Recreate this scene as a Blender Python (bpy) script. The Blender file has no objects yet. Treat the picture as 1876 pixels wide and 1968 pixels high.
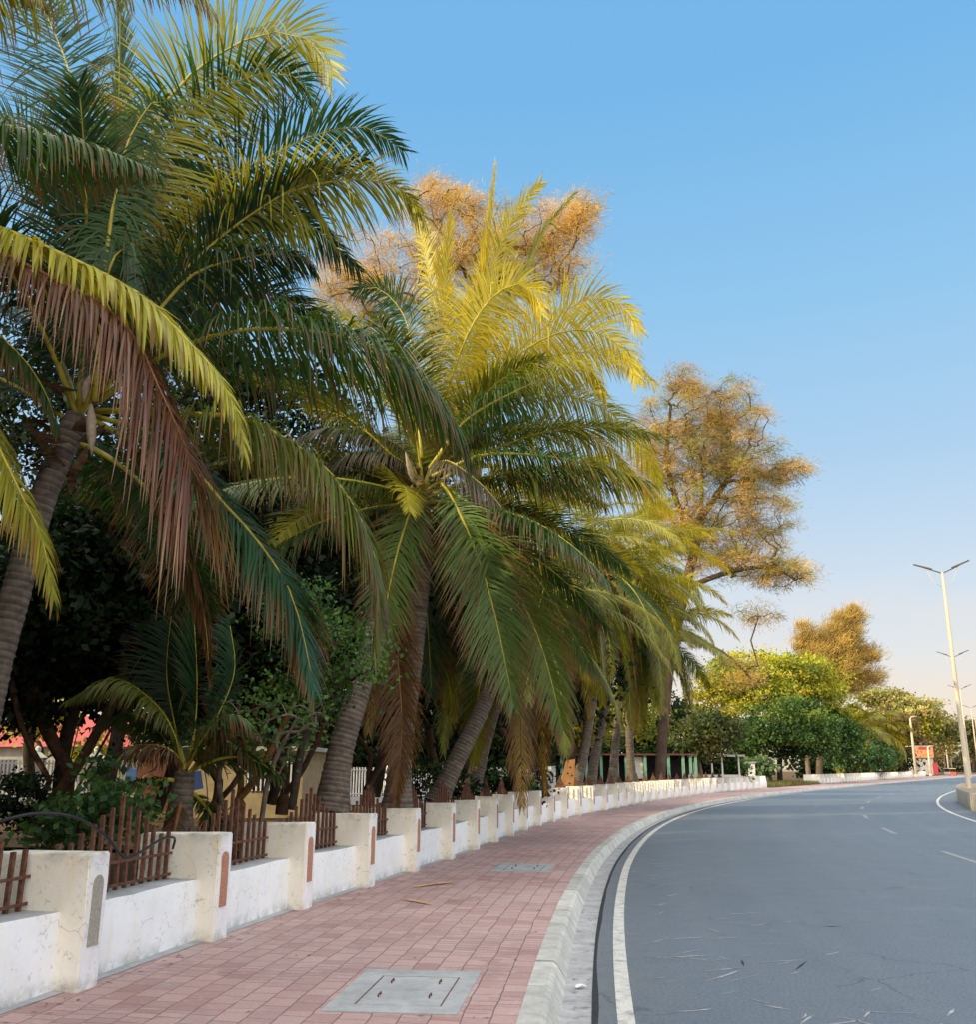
import bpy, bmesh, math, random
import numpy as np
from mathutils import Vector, Matrix

SC = bpy.context.scene
COL = SC.collection
R = math.radians
rng = np.random.default_rng(7)
random.seed(7)

# ------------------------------------------------------------------ camera
F0, CX, CY, HZ, EYE = 1850.0, 938.0, 984.0, 1476.0, 1.75
PITCH = math.atan((HZ - CY) / F0)
cam_d = bpy.data.cameras.new('camera')
cam = bpy.data.objects.new('camera', cam_d)
COL.objects.link(cam)
cam.location = (0, 0, EYE)
cam.rotation_euler = (math.pi / 2 + PITCH, 0, 0)
cam_d.sensor_fit = 'HORIZONTAL'
cam_d.sensor_width = 36
cam_d.lens = 36 * F0 / 1876
cam_d.clip_end = 4000
cam_d.clip_start = 0.05
SC.camera = cam


def at(x, y, d):
    """world point seen at picture position (x, y) and lying d metres ahead"""
    u = (x - CX) / F0
    v = (CY - y) / F0
    c, s = math.cos(PITCH), math.sin(PITCH)
    dx, dy, dz = u, c - v * s, s + v * c
    t = d / dy
    return Vector((dx * t, d, EYE + dz * t))


# ------------------------------------------------------------------ materials
def new_mat(name):
    m = bpy.data.materials.new(name)
    m.use_nodes = True
    nt = m.node_tree
    nt.nodes.clear()
    out = nt.nodes.new('ShaderNodeOutputMaterial')
    return m, nt, out


def N(nt, kind, **kw):
    n = nt.nodes.new(kind)
    for k, v in kw.items():
        if k in n.inputs.keys() if hasattr(n.inputs, 'keys') else False:
            n.inputs[k].default_value = v
        else:
            setattr(n, k, v)
    return n


def L(nt, a, b):
    nt.links.new(a, b)


def noise(nt, vec, scale, detail=4, rough=.6):
    n = nt.nodes.new('ShaderNodeTexNoise')
    n.inputs['Scale'].default_value = scale
    n.inputs['Detail'].default_value = detail
    n.inputs['Roughness'].default_value = rough
    if vec is not None:
        L(nt, vec, n.inputs['Vector'])
    return n.outputs['Fac']


def ramp(nt, fac, stops):
    n = nt.nodes.new('ShaderNodeValToRGB')
    e = n.color_ramp.elements
    while len(e) < len(stops):
        e.new(0.5)
    for i, (p, c) in enumerate(stops):
        e[i].position = p
        e[i].color = (*c, 1) if not isinstance(c, (int, float)) else (c, c, c, 1)
    L(nt, fac, n.inputs['Fac'])
    return n.outputs['Color']


def mix(nt, fac, a, b, mode='MIX'):
    n = nt.nodes.new('ShaderNodeMix')
    n.data_type = 'RGBA'
    n.blend_type = mode
    for sock, v in ((n.inputs[0], fac), (n.inputs[6], a), (n.inputs[7], b)):
        if isinstance(v, (int, float)):
            sock.default_value = v if sock == n.inputs[0] else (v, v, v, 1)
        elif isinstance(v, tuple):
            sock.default_value = (*v, 1)
        else:
            L(nt, v, sock)
    return n.outputs[2]


def pos(nt):
    return nt.nodes.new('ShaderNodeNewGeometry').outputs['Position']


def bsdf(nt, out, color, rough=.8, spec=.3, bump=None, bump_d=.01, bump_s=.5):
    b = nt.nodes.new('ShaderNodeBsdfPrincipled')
    if isinstance(color, tuple):
        b.inputs['Base Color'].default_value = (*color, 1)
    else:
        L(nt, color, b.inputs['Base Color'])
    if isinstance(rough, (int, float)):
        b.inputs['Roughness'].default_value = rough
    else:
        L(nt, rough, b.inputs['Roughness'])
    b.inputs['Specular IOR Level'].default_value = spec
    if bump is not None:
        bn = nt.nodes.new('ShaderNodeBump')
        bn.inputs['Strength'].default_value = bump_s
        bn.inputs['Distance'].default_value = bump_d
        L(nt, bump, bn.inputs['Height'])
        L(nt, bn.outputs['Normal'], b.inputs['Normal'])
    L(nt, b.outputs['BSDF'], out.inputs['Surface'])
    return b


def mat_simple(name, c, rough=.7, spec=.3, var=.25, scale=6, bump=.004):
    m, nt, out = new_mat(name)
    p = pos(nt)
    n1 = noise(nt, p, scale, 5)
    lo = tuple(max(0, v * (1 - var)) for v in c)
    hi = tuple(min(1, v * (1 + var)) for v in c)
    col = ramp(nt, n1, [(.3, lo), (.7, hi)])
    bsdf(nt, out, col, rough, spec, noise(nt, p, scale * 6, 3), bump, .4)
    return m


def mat_leaf(name, trans=.35, rough=.45, spec=.35, tint=(1.25, 1.2, .55)):
    m, nt, out = new_mat(name)
    a = nt.nodes.new('ShaderNodeAttribute')
    a.attribute_name = 'Col'
    b = nt.nodes.new('ShaderNodeBsdfPrincipled')
    L(nt, a.outputs['Color'], b.inputs['Base Color'])
    b.inputs['Roughness'].default_value = rough
    b.inputs['Specular IOR Level'].default_value = spec
    t = nt.nodes.new('ShaderNodeBsdfTranslucent')
    L(nt, mix(nt, 1.0, a.outputs['Color'], tint, 'MULTIPLY'), t.inputs['Color'])
    mx = nt.nodes.new('ShaderNodeMixShader')
    mx.inputs[0].default_value = trans
    L(nt, b.outputs[0], mx.inputs[1])
    L(nt, t.outputs[0], mx.inputs[2])
    L(nt, mx.outputs[0], out.inputs['Surface'])
    return m


def mat_bark(name, scale=9, rough=.9):
    m, nt, out = new_mat(name)
    a = nt.nodes.new('ShaderNodeAttribute')
    a.attribute_name = 'Col'
    p = pos(nt)
    n1 = noise(nt, p, scale, 6, .7)
    col = mix(nt, 1.0, a.outputs['Color'], ramp(nt, n1, [(.25, .45), (.75, 1.35)]), 'MULTIPLY')
    bsdf(nt, out, col, rough, .15, noise(nt, p, scale * 4, 5, .7), .02, .7)
    return m


M = {}
M['frond'] = mat_leaf('palm_leaflet', .38, .42, .38, (1.5, 1.25, .45))
M['leaf'] = mat_leaf('tree_leaf', .35, .55, .2)
M['needle'] = mat_leaf('casuarina_needle', .35, .7, .1, (1.4, 1.2, .7))
M['bark'] = mat_bark('bark')
M['midrib'] = mat_simple('palm_midrib', (.46, .38, .05), .45, .35, .3, 8)
M['midrib_dry'] = mat_simple('dry_midrib', (.24, .11, .05), .7, .2, .3, 8)
M['husk'] = mat_simple('palm_husk', (.17, .11, .065), .9, .1, .45, 14, .02)
M['spathe'] = mat_simple('pale_spathe', (.42, .33, .24), .7, .2, .25, 20)
M['coconut'] = mat_simple('green_coconut', (.20, .22, .03), .45, .4, .3, 9)
M['rust'] = mat_simple('rusty_iron', (.135, .062, .040), .85, .25, .5, 22, .004)
M['iron_dark'] = mat_simple('dark_iron', (.05, .04, .035), .7, .3, .3, 10)
M['steel'] = mat_simple('galvanised_steel', (.60, .50, .37), .65, .2, .05, 1.0, .0)
M['lamp_dark'] = mat_simple('lamp_body', (.10, .09, .08), .5, .4, .1, 3, .001)
M['cable'] = mat_simple('black_cable', (.012, .014, .018), .45, .4, .1, 3, .001)
M['white_bar'] = mat_simple('white_enamel', (.72, .73, .76), .55, .35, .1, 4, .001)
M['grey_plaster'] = mat_simple('grey_plaster', (.42, .41, .38), .9, .15, .2, 3)
M['cream_plaster'] = mat_simple('cream_plaster', (.36, .29, .18), .9, .15, .2, 3)
M['red_roof'] = mat_simple('red_roof', (.52, .10, .09), .7, .25, .2, 3)
M['brown_gate'] = mat_simple('brown_wood', (.12, .05, .03), .6, .3, .3, 8)
M['blue_tarp'] = mat_simple('blue_tarp', (.03, .10, .30), .5, .4, .25, 4)
M['dark_inside'] = mat_simple('dark_interior', (.03, .03, .035), .9, .1, .3, 2)
M['green_paint'] = mat_simple('green_paint', (.17, .34, .24), .6, .3, .15, 4)
M['white_wash'] = mat_simple('whitewash', (.66, .65, .62), .85, .2, .12, 3)
M['orange_paint'] = mat_simple('orange_paint', (.34, .17, .07), .8, .2, .2, 5)
M['orange_sign'] = mat_simple('orange_sign', (.60, .27, .12), .6, .3, .35, 2)
M['red_sign'] = mat_simple('red_sign', (.42, .05, .07), .6, .3, .15, 3)
M['tyre'] = mat_simple('tyre_rubber', (.02, .02, .02), .9, .2, .2, 8)
M['glass'] = mat_simple('dark_glass', (.02, .025, .03), .1, .6, .1, 2)
M['vehicle_red'] = mat_simple('red_vehicle_paint', (.55, .09, .04), .4, .5, .1, 3)
M['vehicle_white'] = mat_simple('pale_vehicle_paint', (.6, .55, .45), .4, .5, .1, 3)
M['dry_leaf'] = mat_simple('dry_leaflet', (.62, .36, .14), .8, .2, .3, 14)
M['yellow_leaf'] = mat_simple('yellow_leaf', (.5, .48, .05), .6, .2, .2, 14)
M['litter'] = mat_simple('litter_paper', (.75, .75, .75), .8, .2, .1, 14)


def mat_wall_paint(name, base, patch, speck=.5):
    """weathered wall paint: stains running down, grey bare patches, dirty foot"""
    m, nt, out = new_mat(name)
    p = pos(nt)
    sep = nt.nodes.new('ShaderNodeSeparateXYZ')
    L(nt, p, sep.inputs[0])
    mp = nt.nodes.new('ShaderNodeMapping')
    mp.inputs['Scale'].default_value = (1, 1, .18)
    L(nt, p, mp.inputs['Vector'])
    streak = noise(nt, mp.outputs[0], 9, 5, .65)
    big = noise(nt, p, 2.6, 5, .6)
    fine = noise(nt, p, 26, 6, .7)
    c = mix(nt, ramp(nt, big, [(.35, 0.0), (.75, .75)]), base, tuple(v * .86 for v in base))
    c = mix(nt, ramp(nt, streak, [(.5, 0.0), (.72, .55)]), c, (base[0] * .93, base[1] * .84, base[2] * .60))
    spk = nt.nodes.new('ShaderNodeMath')
    spk.operation = 'MULTIPLY'
    L(nt, ramp(nt, fine, [(.56, 0.0), (.62, 1.0)]), spk.inputs[0])
    L(nt, ramp(nt, noise(nt, p, 4.5, 4, .6), [(.46, 0.0), (.60, 1.0)]), spk.inputs[1])
    sp2 = nt.nodes.new('ShaderNodeMath')
    sp2.operation = 'MULTIPLY'
    L(nt, spk.outputs[0], sp2.inputs[0])
    sp2.inputs[1].default_value = speck
    c = mix(nt, sp2.outputs[0], c, patch)
    # damp grey foot and grimy top edge
    foot = nt.nodes.new('ShaderNodeMapRange')
    foot.inputs[1].default_value = .15
    foot.inputs[2].default_value = .27
    foot.inputs[3].default_value = .75
    foot.inputs[4].default_value = 0
    L(nt, sep.outputs[2], foot.inputs[0])
    fm = nt.nodes.new('ShaderNodeMath')
    fm.operation = 'MULTIPLY'
    L(nt, foot.outputs[0], fm.inputs[0])
    L(nt, ramp(nt, noise(nt, p, 7, 5), [(.38, 0.0), (.62, 1.0)]), fm.inputs[1])
    c = mix(nt, fm.outputs[0], c, (.34, .32, .27))
    top = nt.nodes.new('ShaderNodeMapRange')
    top.inputs[1].default_value = 1.02
    top.inputs[2].default_value = 1.13
    top.inputs[3].default_value = 0
    top.inputs[4].default_value = .8
    L(nt, sep.outputs[2], top.inputs[0])
    tm = nt.nodes.new('ShaderNodeMath')
    tm.operation = 'MULTIPLY'
    L(nt, top.outputs[0], tm.inputs[0])
    L(nt, ramp(nt, noise(nt, p, 5, 5), [(.42, 0.0), (.66, 1.0)]), tm.inputs[1])
    c = mix(nt, tm.outputs[0], c, (.36, .36, .33))
    # hairline cracks
    v = nt.nodes.new('ShaderNodeTexVoronoi')
    v.feature = 'DISTANCE_TO_EDGE'
    v.inputs['Scale'].default_value = 2.2
    wv = nt.nodes.new('ShaderNodeMix')
    wv.data_type = 'VECTOR'
    wv.inputs[0].default_value = .18
    nn = nt.nodes.new('ShaderNodeTexNoise')
    nn.inputs['Scale'].default_value = 5
    L(nt, p, nn.inputs['Vector'])
    L(nt, p, wv.inputs[4])
    L(nt, nn.outputs['Color'], wv.inputs[5])
    L(nt, wv.outputs[1], v.inputs['Vector'])
    ck = nt.nodes.new('ShaderNodeMath')
    ck.operation = 'MULTIPLY'
    L(nt, ramp(nt, v.outputs['Distance'], [(.0, .55), (.006, 0.0)]), ck.inputs[0])
    L(nt, ramp(nt, big, [(.45, 0.0), (.6, 1.0)]), ck.inputs[1])
    c = mix(nt, ck.outputs[0], c, (.25, .19, .13))
    bsdf(nt, out, c, .85, .2, mix(nt, .5, noise(nt, p, 30, 5, .7), sp2.outputs[0]), .012, .35)
    return m


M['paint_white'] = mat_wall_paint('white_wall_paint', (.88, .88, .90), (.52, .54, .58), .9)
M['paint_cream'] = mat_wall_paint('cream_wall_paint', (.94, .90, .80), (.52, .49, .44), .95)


def mat_roughcast(name, c):
    m, nt, out = new_mat(name)
    p = pos(nt)
    n1 = noise(nt, p, 60, 4, .7)
    col = ramp(nt, n1, [(.3, tuple(v * .7 for v in c)), (.7, tuple(min(1, v * 1.25) for v in c))])
    bsdf(nt, out, col, .95, .1, n1, .02, .9)
    return m


M['roughcast_pink'] = mat_roughcast('pink_roughcast', (.56, .28, .20))
M['roughcast_grey'] = mat_roughcast('grey_roughcast', (.44, .42, .36))


def mat_pavers():
    m, nt, out = new_mat('red_pavers')
    uv = nt.nodes.new('ShaderNodeUVMap').outputs[0]
    # slightly wobbling joints
    w = nt.nodes.new('ShaderNodeTexNoise')
    w.inputs['Scale'].default_value = 2.5
    L(nt, uv, w.inputs['Vector'])
    wv = nt.nodes.new('ShaderNodeVectorMath')
    wv.operation = 'MULTIPLY_ADD'
    L(nt, w.outputs['Color'], wv.inputs[0])
    wv.inputs[1].default_value = (.045, .045, 0)
    L(nt, uv, wv.inputs[2])

    def bricks(width, row):
        b = nt.nodes.new('ShaderNodeTexBrick')
        L(nt, wv.outputs[0], b.inputs['Vector'])
        b.inputs['Scale'].default_value = 1
        b.inputs['Brick Width'].default_value = width
        b.inputs['Row Height'].default_value = row
        b.inputs['Mortar Size'].default_value = .006
        b.inputs['Mortar Smooth'].default_value = .35
        b.inputs['Bias'].default_value = 0
        b.inputs['Color1'].default_value = (0, 0, 0, 1)
        b.inputs['Color2'].default_value = (1, 1, 1, 1)
        b.inputs['Mortar'].default_value = (.5, .5, .5, 1)
        b.offset = .5
        return b
    a, b = bricks(.235, .205), bricks(.118, .205)
    patch = ramp(nt, noise(nt, uv, .55, 2), [(.56, 0.0), (.57, 1.0)])
    col_id = mix(nt, patch, a.outputs['Color'], b.outputs['Color'])
    fac = mix(nt, patch, a.outputs['Fac'], b.outputs['Fac'])
    c = ramp(nt, col_id, [(0.0, (.34, .195, .185)), (.35, (.45, .28, .26)), (.7, (.51, .335, .31)), (1.0, (.39, .25, .25))])
    c = mix(nt, ramp(nt, noise(nt, uv, .5, 5, .6), [(.35, 0.0), (.7, .55)]), c, (.60, .47, .45))
    c = mix(nt, ramp(nt, noise(nt, uv, 40, 5, .7), [(.4, 0.0), (.8, .4)]), c, (.27, .15, .14))
    c = mix(nt, fac, c, mix(nt, noise(nt, uv, 2, 3), (.15, .095, .095), (.27, .19, .18)))
    c = mix(nt, ramp(nt, noise(nt, uv, 1.1, 6, .7), [(.54, 0.0), (.72, .5)]), c, (.25, .17, .165))
    c = mix(nt, ramp(nt, noise(nt, uv, 7, 5, .75), [(.55, 0.0), (.75, .5)]), c, (.60, .49, .46))
    n = nt.nodes.new('ShaderNodeMath')
    n.operation = 'MULTIPLY_ADD'
    L(nt, fac, n.inputs[0])
    n.inputs[1].default_value = -1
    L(nt, noise(nt, uv, 30, 4), n.inputs[2])
    bsdf(nt, out, c, .8, .3, n.outputs[0], .006, .7)
    return m


def mat_asphalt():
    m, nt, out = new_mat('asphalt')
    p = pos(nt)
    uvm = nt.nodes.new('ShaderNodeUVMap').outputs[0]
    mpp = nt.nodes.new('ShaderNodeMapping')
    mpp.inputs['Scale'].default_value = (.05, 1.1, 1)
    L(nt, uvm, mpp.inputs['Vector'])
    track = noise(nt, mpp.outputs[0], 1.0, 4, .55)
    g = noise(nt, p, 160, 3, .8)
    big = noise(nt, p, .25, 5, .6)
    mid = noise(nt, p, 1.7, 5, .65)
    c = ramp(nt, big, [(.3, (.074, .104, .146)), (.7, (.104, .138, .184))])
    c = mix(nt, ramp(nt, track, [(.42, 0.0), (.62, .55)]), c, (.135, .17, .21))
    c = mix(nt, ramp(nt, mid, [(.4, 0.0), (.75, .5)]), c, (.13, .165, .205))
    c = mix(nt, ramp(nt, noise(nt, p, .9, 7, .75), [(.56, 0.0), (.72, .5)]), c, (.07, .085, .10))
    c = mix(nt, ramp(nt, g, [(.35, .0), (.7, .9)]), c, (.20, .235, .275))
    c = mix(nt, ramp(nt, noise(nt, p, 90, 2, .5), [(.3, .6), (.42, 0.0)]), c, (.03, .032, .036))
    g2 = noise(nt, p, 38, 4, .75)
    c = mix(nt, ramp(nt, g2, [(.36, .55), (.50, 0.0)]), c, (.05, .062, .08))
    c = mix(nt, ramp(nt, g2, [(.54, 0.0), (.70, .6)]), c, (.22, .25, .29))
    # hairline cracks wandering through patches of the surface
    vo = nt.nodes.new('ShaderNodeTexVoronoi')
    vo.feature = 'DISTANCE_TO_EDGE'
    vo.inputs['Scale'].default_value = .55
    wn = nt.nodes.new('ShaderNodeTexNoise')
    wn.inputs['Scale'].default_value = 1.6
    wn.inputs['Detail'].default_value = 6
    L(nt, p, wn.inputs['Vector'])
    wx = nt.nodes.new('ShaderNodeVectorMath')
    wx.operation = 'MULTIPLY_ADD'
    L(nt, wn.outputs['Color'], wx.inputs[0])
    wx.inputs[1].default_value = (.9, .9, 0)
    L(nt, p, wx.inputs[2])
    L(nt, wx.outputs[0], vo.inputs['Vector'])
    ck = nt.nodes.new('ShaderNodeMath')
    ck.operation = 'MULTIPLY'
    L(nt, ramp(nt, vo.outputs['Distance'], [(0.0, .7), (.007, 0.0)]), ck.inputs[0])
    L(nt, ramp(nt, noise(nt, p, .35, 3), [(.50, 0.0), (.60, 1.0)]), ck.inputs[1])
    c = mix(nt, ck.outputs[0], c, (.035, .042, .052))
    # dust gathered beside the gutter
    su = nt.nodes.new('ShaderNodeSeparateXYZ')
    L(nt, uvm, su.inputs[0])
    du = nt.nodes.new('ShaderNodeMapRange')
    du.inputs[1].default_value = .3
    du.inputs[2].default_value = 1.1
    du.inputs[3].default_value = .65
    du.inputs[4].default_value = 0.0
    L(nt, su.outputs[1], du.inputs[0])
    dm_ = nt.nodes.new('ShaderNodeMath')
    dm_.operation = 'MULTIPLY'
    L(nt, du.outputs[0], dm_.inputs[0])
    L(nt, ramp(nt, noise(nt, p, 2.2, 6, .7), [(.36, 0.0), (.66, 1.0)]), dm_.inputs[1])
    c = mix(nt, dm_.outputs[0], c, (.20, .195, .185))
    bsdf(nt, out, c, ramp(nt, mid, [(.3, .62), (.7, .8)]), .35, mix(nt, .5, g, g2), .014, .7)
    return m


def mat_concrete(name, c, stain=(.2, .2, .2), joints=None):
    m, nt, out = new_mat(name)
    p = pos(nt)
    col = ramp(nt, noise(nt, p, 3, 6, .65), [(.3, tuple(v * .72 for v in c)), (.7, tuple(min(1, v * 1.18) for v in c))])
    col = mix(nt, ramp(nt, noise(nt, p, 8, 6, .7), [(.5, 0.0), (.75, .7)]), col, stain)
    col = mix(nt, ramp(nt, noise(nt, p, 70, 3, .8), [(.55, 0.0), (.8, .5)]), col, tuple(v * .5 for v in c))
    if joints:
        isl = nt.nodes.new('ShaderNodeNewGeometry').outputs['Random Per Island']
        col = mix(nt, 1.0, col, ramp(nt, isl, [(0.0, .88), (1.0, 1.06)]), 'MULTIPLY')
    bsdf(nt, out, col, .88, .25, noise(nt, p, 45, 5, .7), .012, .6)
    return m


def mat_soil():
    m, nt, out = new_mat('park_soil')
    p = pos(nt)
    col = ramp(nt, noise(nt, p, 1.3, 6, .7), [(.3, (.06, .04, .022)), (.55, (.14, .09, .05)), (.75, (.20, .14, .07))])
    col = mix(nt, ramp(nt, noise(nt, p, 14, 4, .7), [(.5, 0.0), (.7, .8)]), col, (.24, .14, .06))
    bsdf(nt, out, col, .95, .1, noise(nt, p, 12, 6, .75), .06, .8)
    return m


def mat_line():
    m, nt, out = new_mat('road_paint')
    p = pos(nt)
    c = ramp(nt, noise(nt, p, 7, 6, .7), [(.32, (.30, .30, .30)), (.5, (.60, .59, .55)), (.7, (.72, .70, .66))])
    c = mix(nt, ramp(nt, noise(nt, p, 55, 4, .7), [(.55, 0.0), (.68, .9)]), c, (.22, .22, .23))
    bsdf(nt, out, c, .75, .3, noise(nt, p, 120, 2), .006, .5)
    return m


M['pavers'] = mat_pavers()
M['asphalt'] = mat_asphalt()
M['kerb'] = mat_concrete('kerb_concrete', (.56, .55, .52), (.30, .28, .24), True)
M['gutter'] = mat_concrete('gutter_concrete', (.42, .42, .43), (.15, .13, .11))
M['slab'] = mat_concrete('slab_concrete', (.43, .44, .45), (.31, .32, .33))
M['median'] = mat_concrete('median_concrete', (.32, .29, .25), (.16, .14, .12))
M['soil'] = mat_soil()
M['sand'] = mat_concrete('sandy_ground', (.32, .25, .17), (.22, .18, .12))
M['line'] = mat_line()
M['line_faded'] = mat_simple('faded_road_paint', (.27, .285, .30), .8, .25, .35, 9)
M['scuff'] = mat_simple('pale_scuff', (.33, .34, .36), .8, .2, .4, 12)
M['tar'] = mat_simple('tar_mark', (.03, .033, .04), .7, .2, .3, 12)

# ------------------------------------------------------------------ object helpers


def tag(o, label=None, cat=None, group=None, kind=None):
    if label:
        o['label'] = label
    if cat:
        o['category'] = cat
    if group:
        o['group'] = group
    if kind:
        o['kind'] = kind
    return o


def thing(name, label, cat, loc=(0, 0, 0), rz=0, group=None):
    o = bpy.data.objects.new(name, None)
    COL.objects.link(o)
    o.location = loc
    o.rotation_euler = (0, 0, rz)
    o.empty_display_size = .2
    return tag(o, label, cat, group)


def link(name, me, parent=None, world=False):
    """world=True: the mesh is given in world coordinates; the parent is an unrotated Empty"""
    o = bpy.data.objects.new(name, me)
    COL.objects.link(o)
    if parent is not None:
        o.parent = parent
        if world:
            off = Vector((0, 0, 0))
            q = parent
            while q is not None:
                off += q.location
                q = q.parent
            o.location = -off
    return o


def np_mesh(name, V, Q, mats, cols=None, midx=None, smooth=False):
    me = bpy.data.meshes.new(name)
    V = np.asarray(V, dtype=np.float32)
    Q = np.asarray(Q, dtype=np.int32)
    k = Q.shape[1]
    me.vertices.add(len(V))
    me.vertices.foreach_set('co', V.ravel())
    me.loops.add(Q.size)
    me.loops.foreach_set('vertex_index', Q.ravel())
    me.polygons.add(len(Q))
    me.polygons.foreach_set('loop_start', np.arange(0, Q.size, k, dtype=np.int32))
    if not isinstance(mats, (list, tuple)):
        mats = [mats]
    for m in mats:
        me.materials.append(m)
    if midx is not None:
        me.polygons.foreach_set('material_index', np.asarray(midx, dtype=np.int32))
    if smooth:
        me.polygons.foreach_set('use_smooth', np.ones(len(Q), dtype=bool))
    me.update(calc_edges=True)
    if cols is not None:
        cols = np.asarray(cols, dtype=np.float32)
        ca = me.color_attributes.new('Col', 'FLOAT_COLOR', 'POINT')
        c4 = np.ones((len(V), 4), dtype=np.float32)
        c4[:, :3] = cols
        ca.data.foreach_set('color', c4.ravel())
    return me


class MB:
    """collects boxes, bars and tubes into one mesh"""

    def __init__(s):
        s.v, s.f, s.m = [], [], []

    def box(s, lo, hi, mi=0):
        b = len(s.v)
        x0, y0, z0 = lo
        x1, y1, z1 = hi
        s.v += [(x0, y0, z0), (x1, y0, z0), (x1, y1, z0), (x0, y1, z0), (x0, y0, z1), (x1, y0, z1), (x1, y1, z1), (x0, y1, z1)]
        s.f += [(b, b + 3, b + 2, b + 1), (b + 4, b + 5, b + 6, b + 7), (b, b + 1, b + 5, b + 4), (b + 1, b + 2, b + 6, b + 5), (b + 2, b + 3, b + 7, b + 6), (b + 3, b, b + 4, b + 7)]
        s.m += [mi] * 6

    def hexa(s, p8, mi=0):
        b = len(s.v)
        s.v += [tuple(p) for p in p8]
        s.f += [(b, b + 3, b + 2, b + 1), (b + 4, b + 5, b + 6, b + 7), (b, b + 1, b + 5, b + 4), (b + 1, b + 2, b + 6, b + 5), (b + 2, b + 3, b + 7, b + 6), (b + 3, b, b + 4, b + 7)]
        s.m += [mi] * 6

    def tube(s, pts, rad, n=8, mi=0, cap=True):
        pts = [Vector(p) for p in pts]
        if isinstance(rad, (int, float)):
            rad = [rad] * len(pts)
        b = len(s.v)
        for i, p in enumerate(pts):
            t = (pts[min(i + 1, len(pts) - 1)] - pts[max(i - 1, 0)]).normalized()
            a = t.cross(Vector((0, 0, 1)))
            if a.length < .05:
                a = t.cross(Vector((0, 1, 0)))
            a.normalize()
            c = t.cross(a)
            for k in range(n):
                w = 2 * math.pi * k / n
                s.v.append(tuple(p + (a * math.cos(w) + c * math.sin(w)) * rad[i]))
        for i in range(len(pts) - 1):
            for k in range(n):
                k2 = (k + 1) % n
                s.f.append((b + i * n + k, b + i * n + k2, b + (i + 1) * n + k2, b + (i + 1) * n + k))
                s.m.append(mi)
        if cap:
            s.f.append(tuple(b + k for k in range(n))[::-1])
            s.f.append(tuple(b + (len(pts) - 1) * n + k for k in range(n)))
            s.m += [mi, mi]

    def face(s, pts, mi=0):
        b = len(s.v)
        s.v += [tuple(p) for p in pts]
        s.f.append(tuple(range(b, b + len(pts))))
        s.m.append(mi)

    def mesh(s, name, mats, smooth=False, bevel=0):
        me = bpy.data.meshes.new(name)
        me.from_pydata(s.v, [], s.f)
        for m in (mats if isinstance(mats, (list, tuple)) else [mats]):
            me.materials.append(m)
        for p, mi in zip(me.polygons, s.m):
            p.material_index = mi
            p.use_smooth = smooth
        bm = bmesh.new()
        bm.from_mesh(me)
        bmesh.ops.recalc_face_normals(bm, faces=bm.faces)
        if bevel:
            bmesh.ops.bevel(bm, geom=bm.edges[:], offset=bevel, segments=2, affect='EDGES', profile=.6)
        bm.to_mesh(me)
        bm.free()
        return me

    def build(s, name, mats, parent=None, smooth=False, bevel=0, world=False):
        return link(name, s.mesh(name, mats, smooth, bevel), parent, world)


# ------------------------------------------------------------------ curves of the road
def catmull(P, n=40):
    P = np.array([tuple(p) for p in P], dtype=float)
    P = np.vstack([2 * P[0] - P[1], P, 2 * P[-1] - P[-2]])
    out = []
    for i in range(1, len(P) - 2):
        p0, p1, p2, p3 = P[i - 1:i + 3]
        t = np.linspace(0, 1, n, endpoint=False)[:, None]
        out.append(.5 * (2 * p1 + (p2 - p0) * t + (2 * p0 - 5 * p1 + 4 * p2 - p3) * t ** 2 + (3 * p1 - p0 - 3 * p2 + p3) * t ** 3))
    out.append(P[-2][None])
    return np.vstack(out)


def resample(P, step=None, n=None):
    d = np.r_[0, np.cumsum(np.linalg.norm(np.diff(P, axis=0), axis=1))]
    if n is None:
        n = max(2, int(d[-1] / step) + 1)
    s = np.linspace(0, d[-1], n)
    return np.stack([np.interp(s, d, P[:, k]) for k in range(P.shape[1])], 1), s


KP = [(-1.05, -24), (-.71, -12), (-.53, -6), (-.21, 0), (.09, 4), (.48, 8), (.96, 12), (1.54, 16), (2.22, 20), (3.24, 25), (4.43, 30), (5.81, 35), (7.38, 40), (9.49, 46), (11.85, 52), (14.43, 58), (17.69, 65), (21.68, 73), (28.59, 86), (40.4, 107), (48.46, 121), (87.5, 188), (125, 250), (190, 350), (330, 560)]
FP = [(-8.6, -24), (-6.6, -12), (-5.52, -6), (-4.46, 0), (-3.76, 4), (-3.05, 7.67), (-2.65, 9.77), (-2.2, 11.9), (-1.68, 14.1), (-1.1, 16.6), (-.5, 19.2), (.05, 22), (.6, 24.8), (1.2, 27.8), (1.95, 30.9), (2.95, 34.5), (4.1, 38), (5.4, 41.7), (6.75, 46), (8.84, 52), (11.18, 58), (14.16, 65), (17.85, 73), (24.36, 86), (35.6, 107), (43.3, 121), (80.5, 188), (117, 250), (181, 350), (320, 560)]
KC, KS = resample(catmull(KP, 30), step=.5)
FC, FS = resample(catmull(FP, 30), step=.25)


def normals(C):
    t = np.gradient(C, axis=0)
    t /= np.linalg.norm(t, axis=1)[:, None]
    return t, np.stack([t[:, 1], -t[:, 0]], 1)   # tangent, right-hand normal


KT, KN = normals(KC)
FT, FN = normals(FC)


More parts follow.
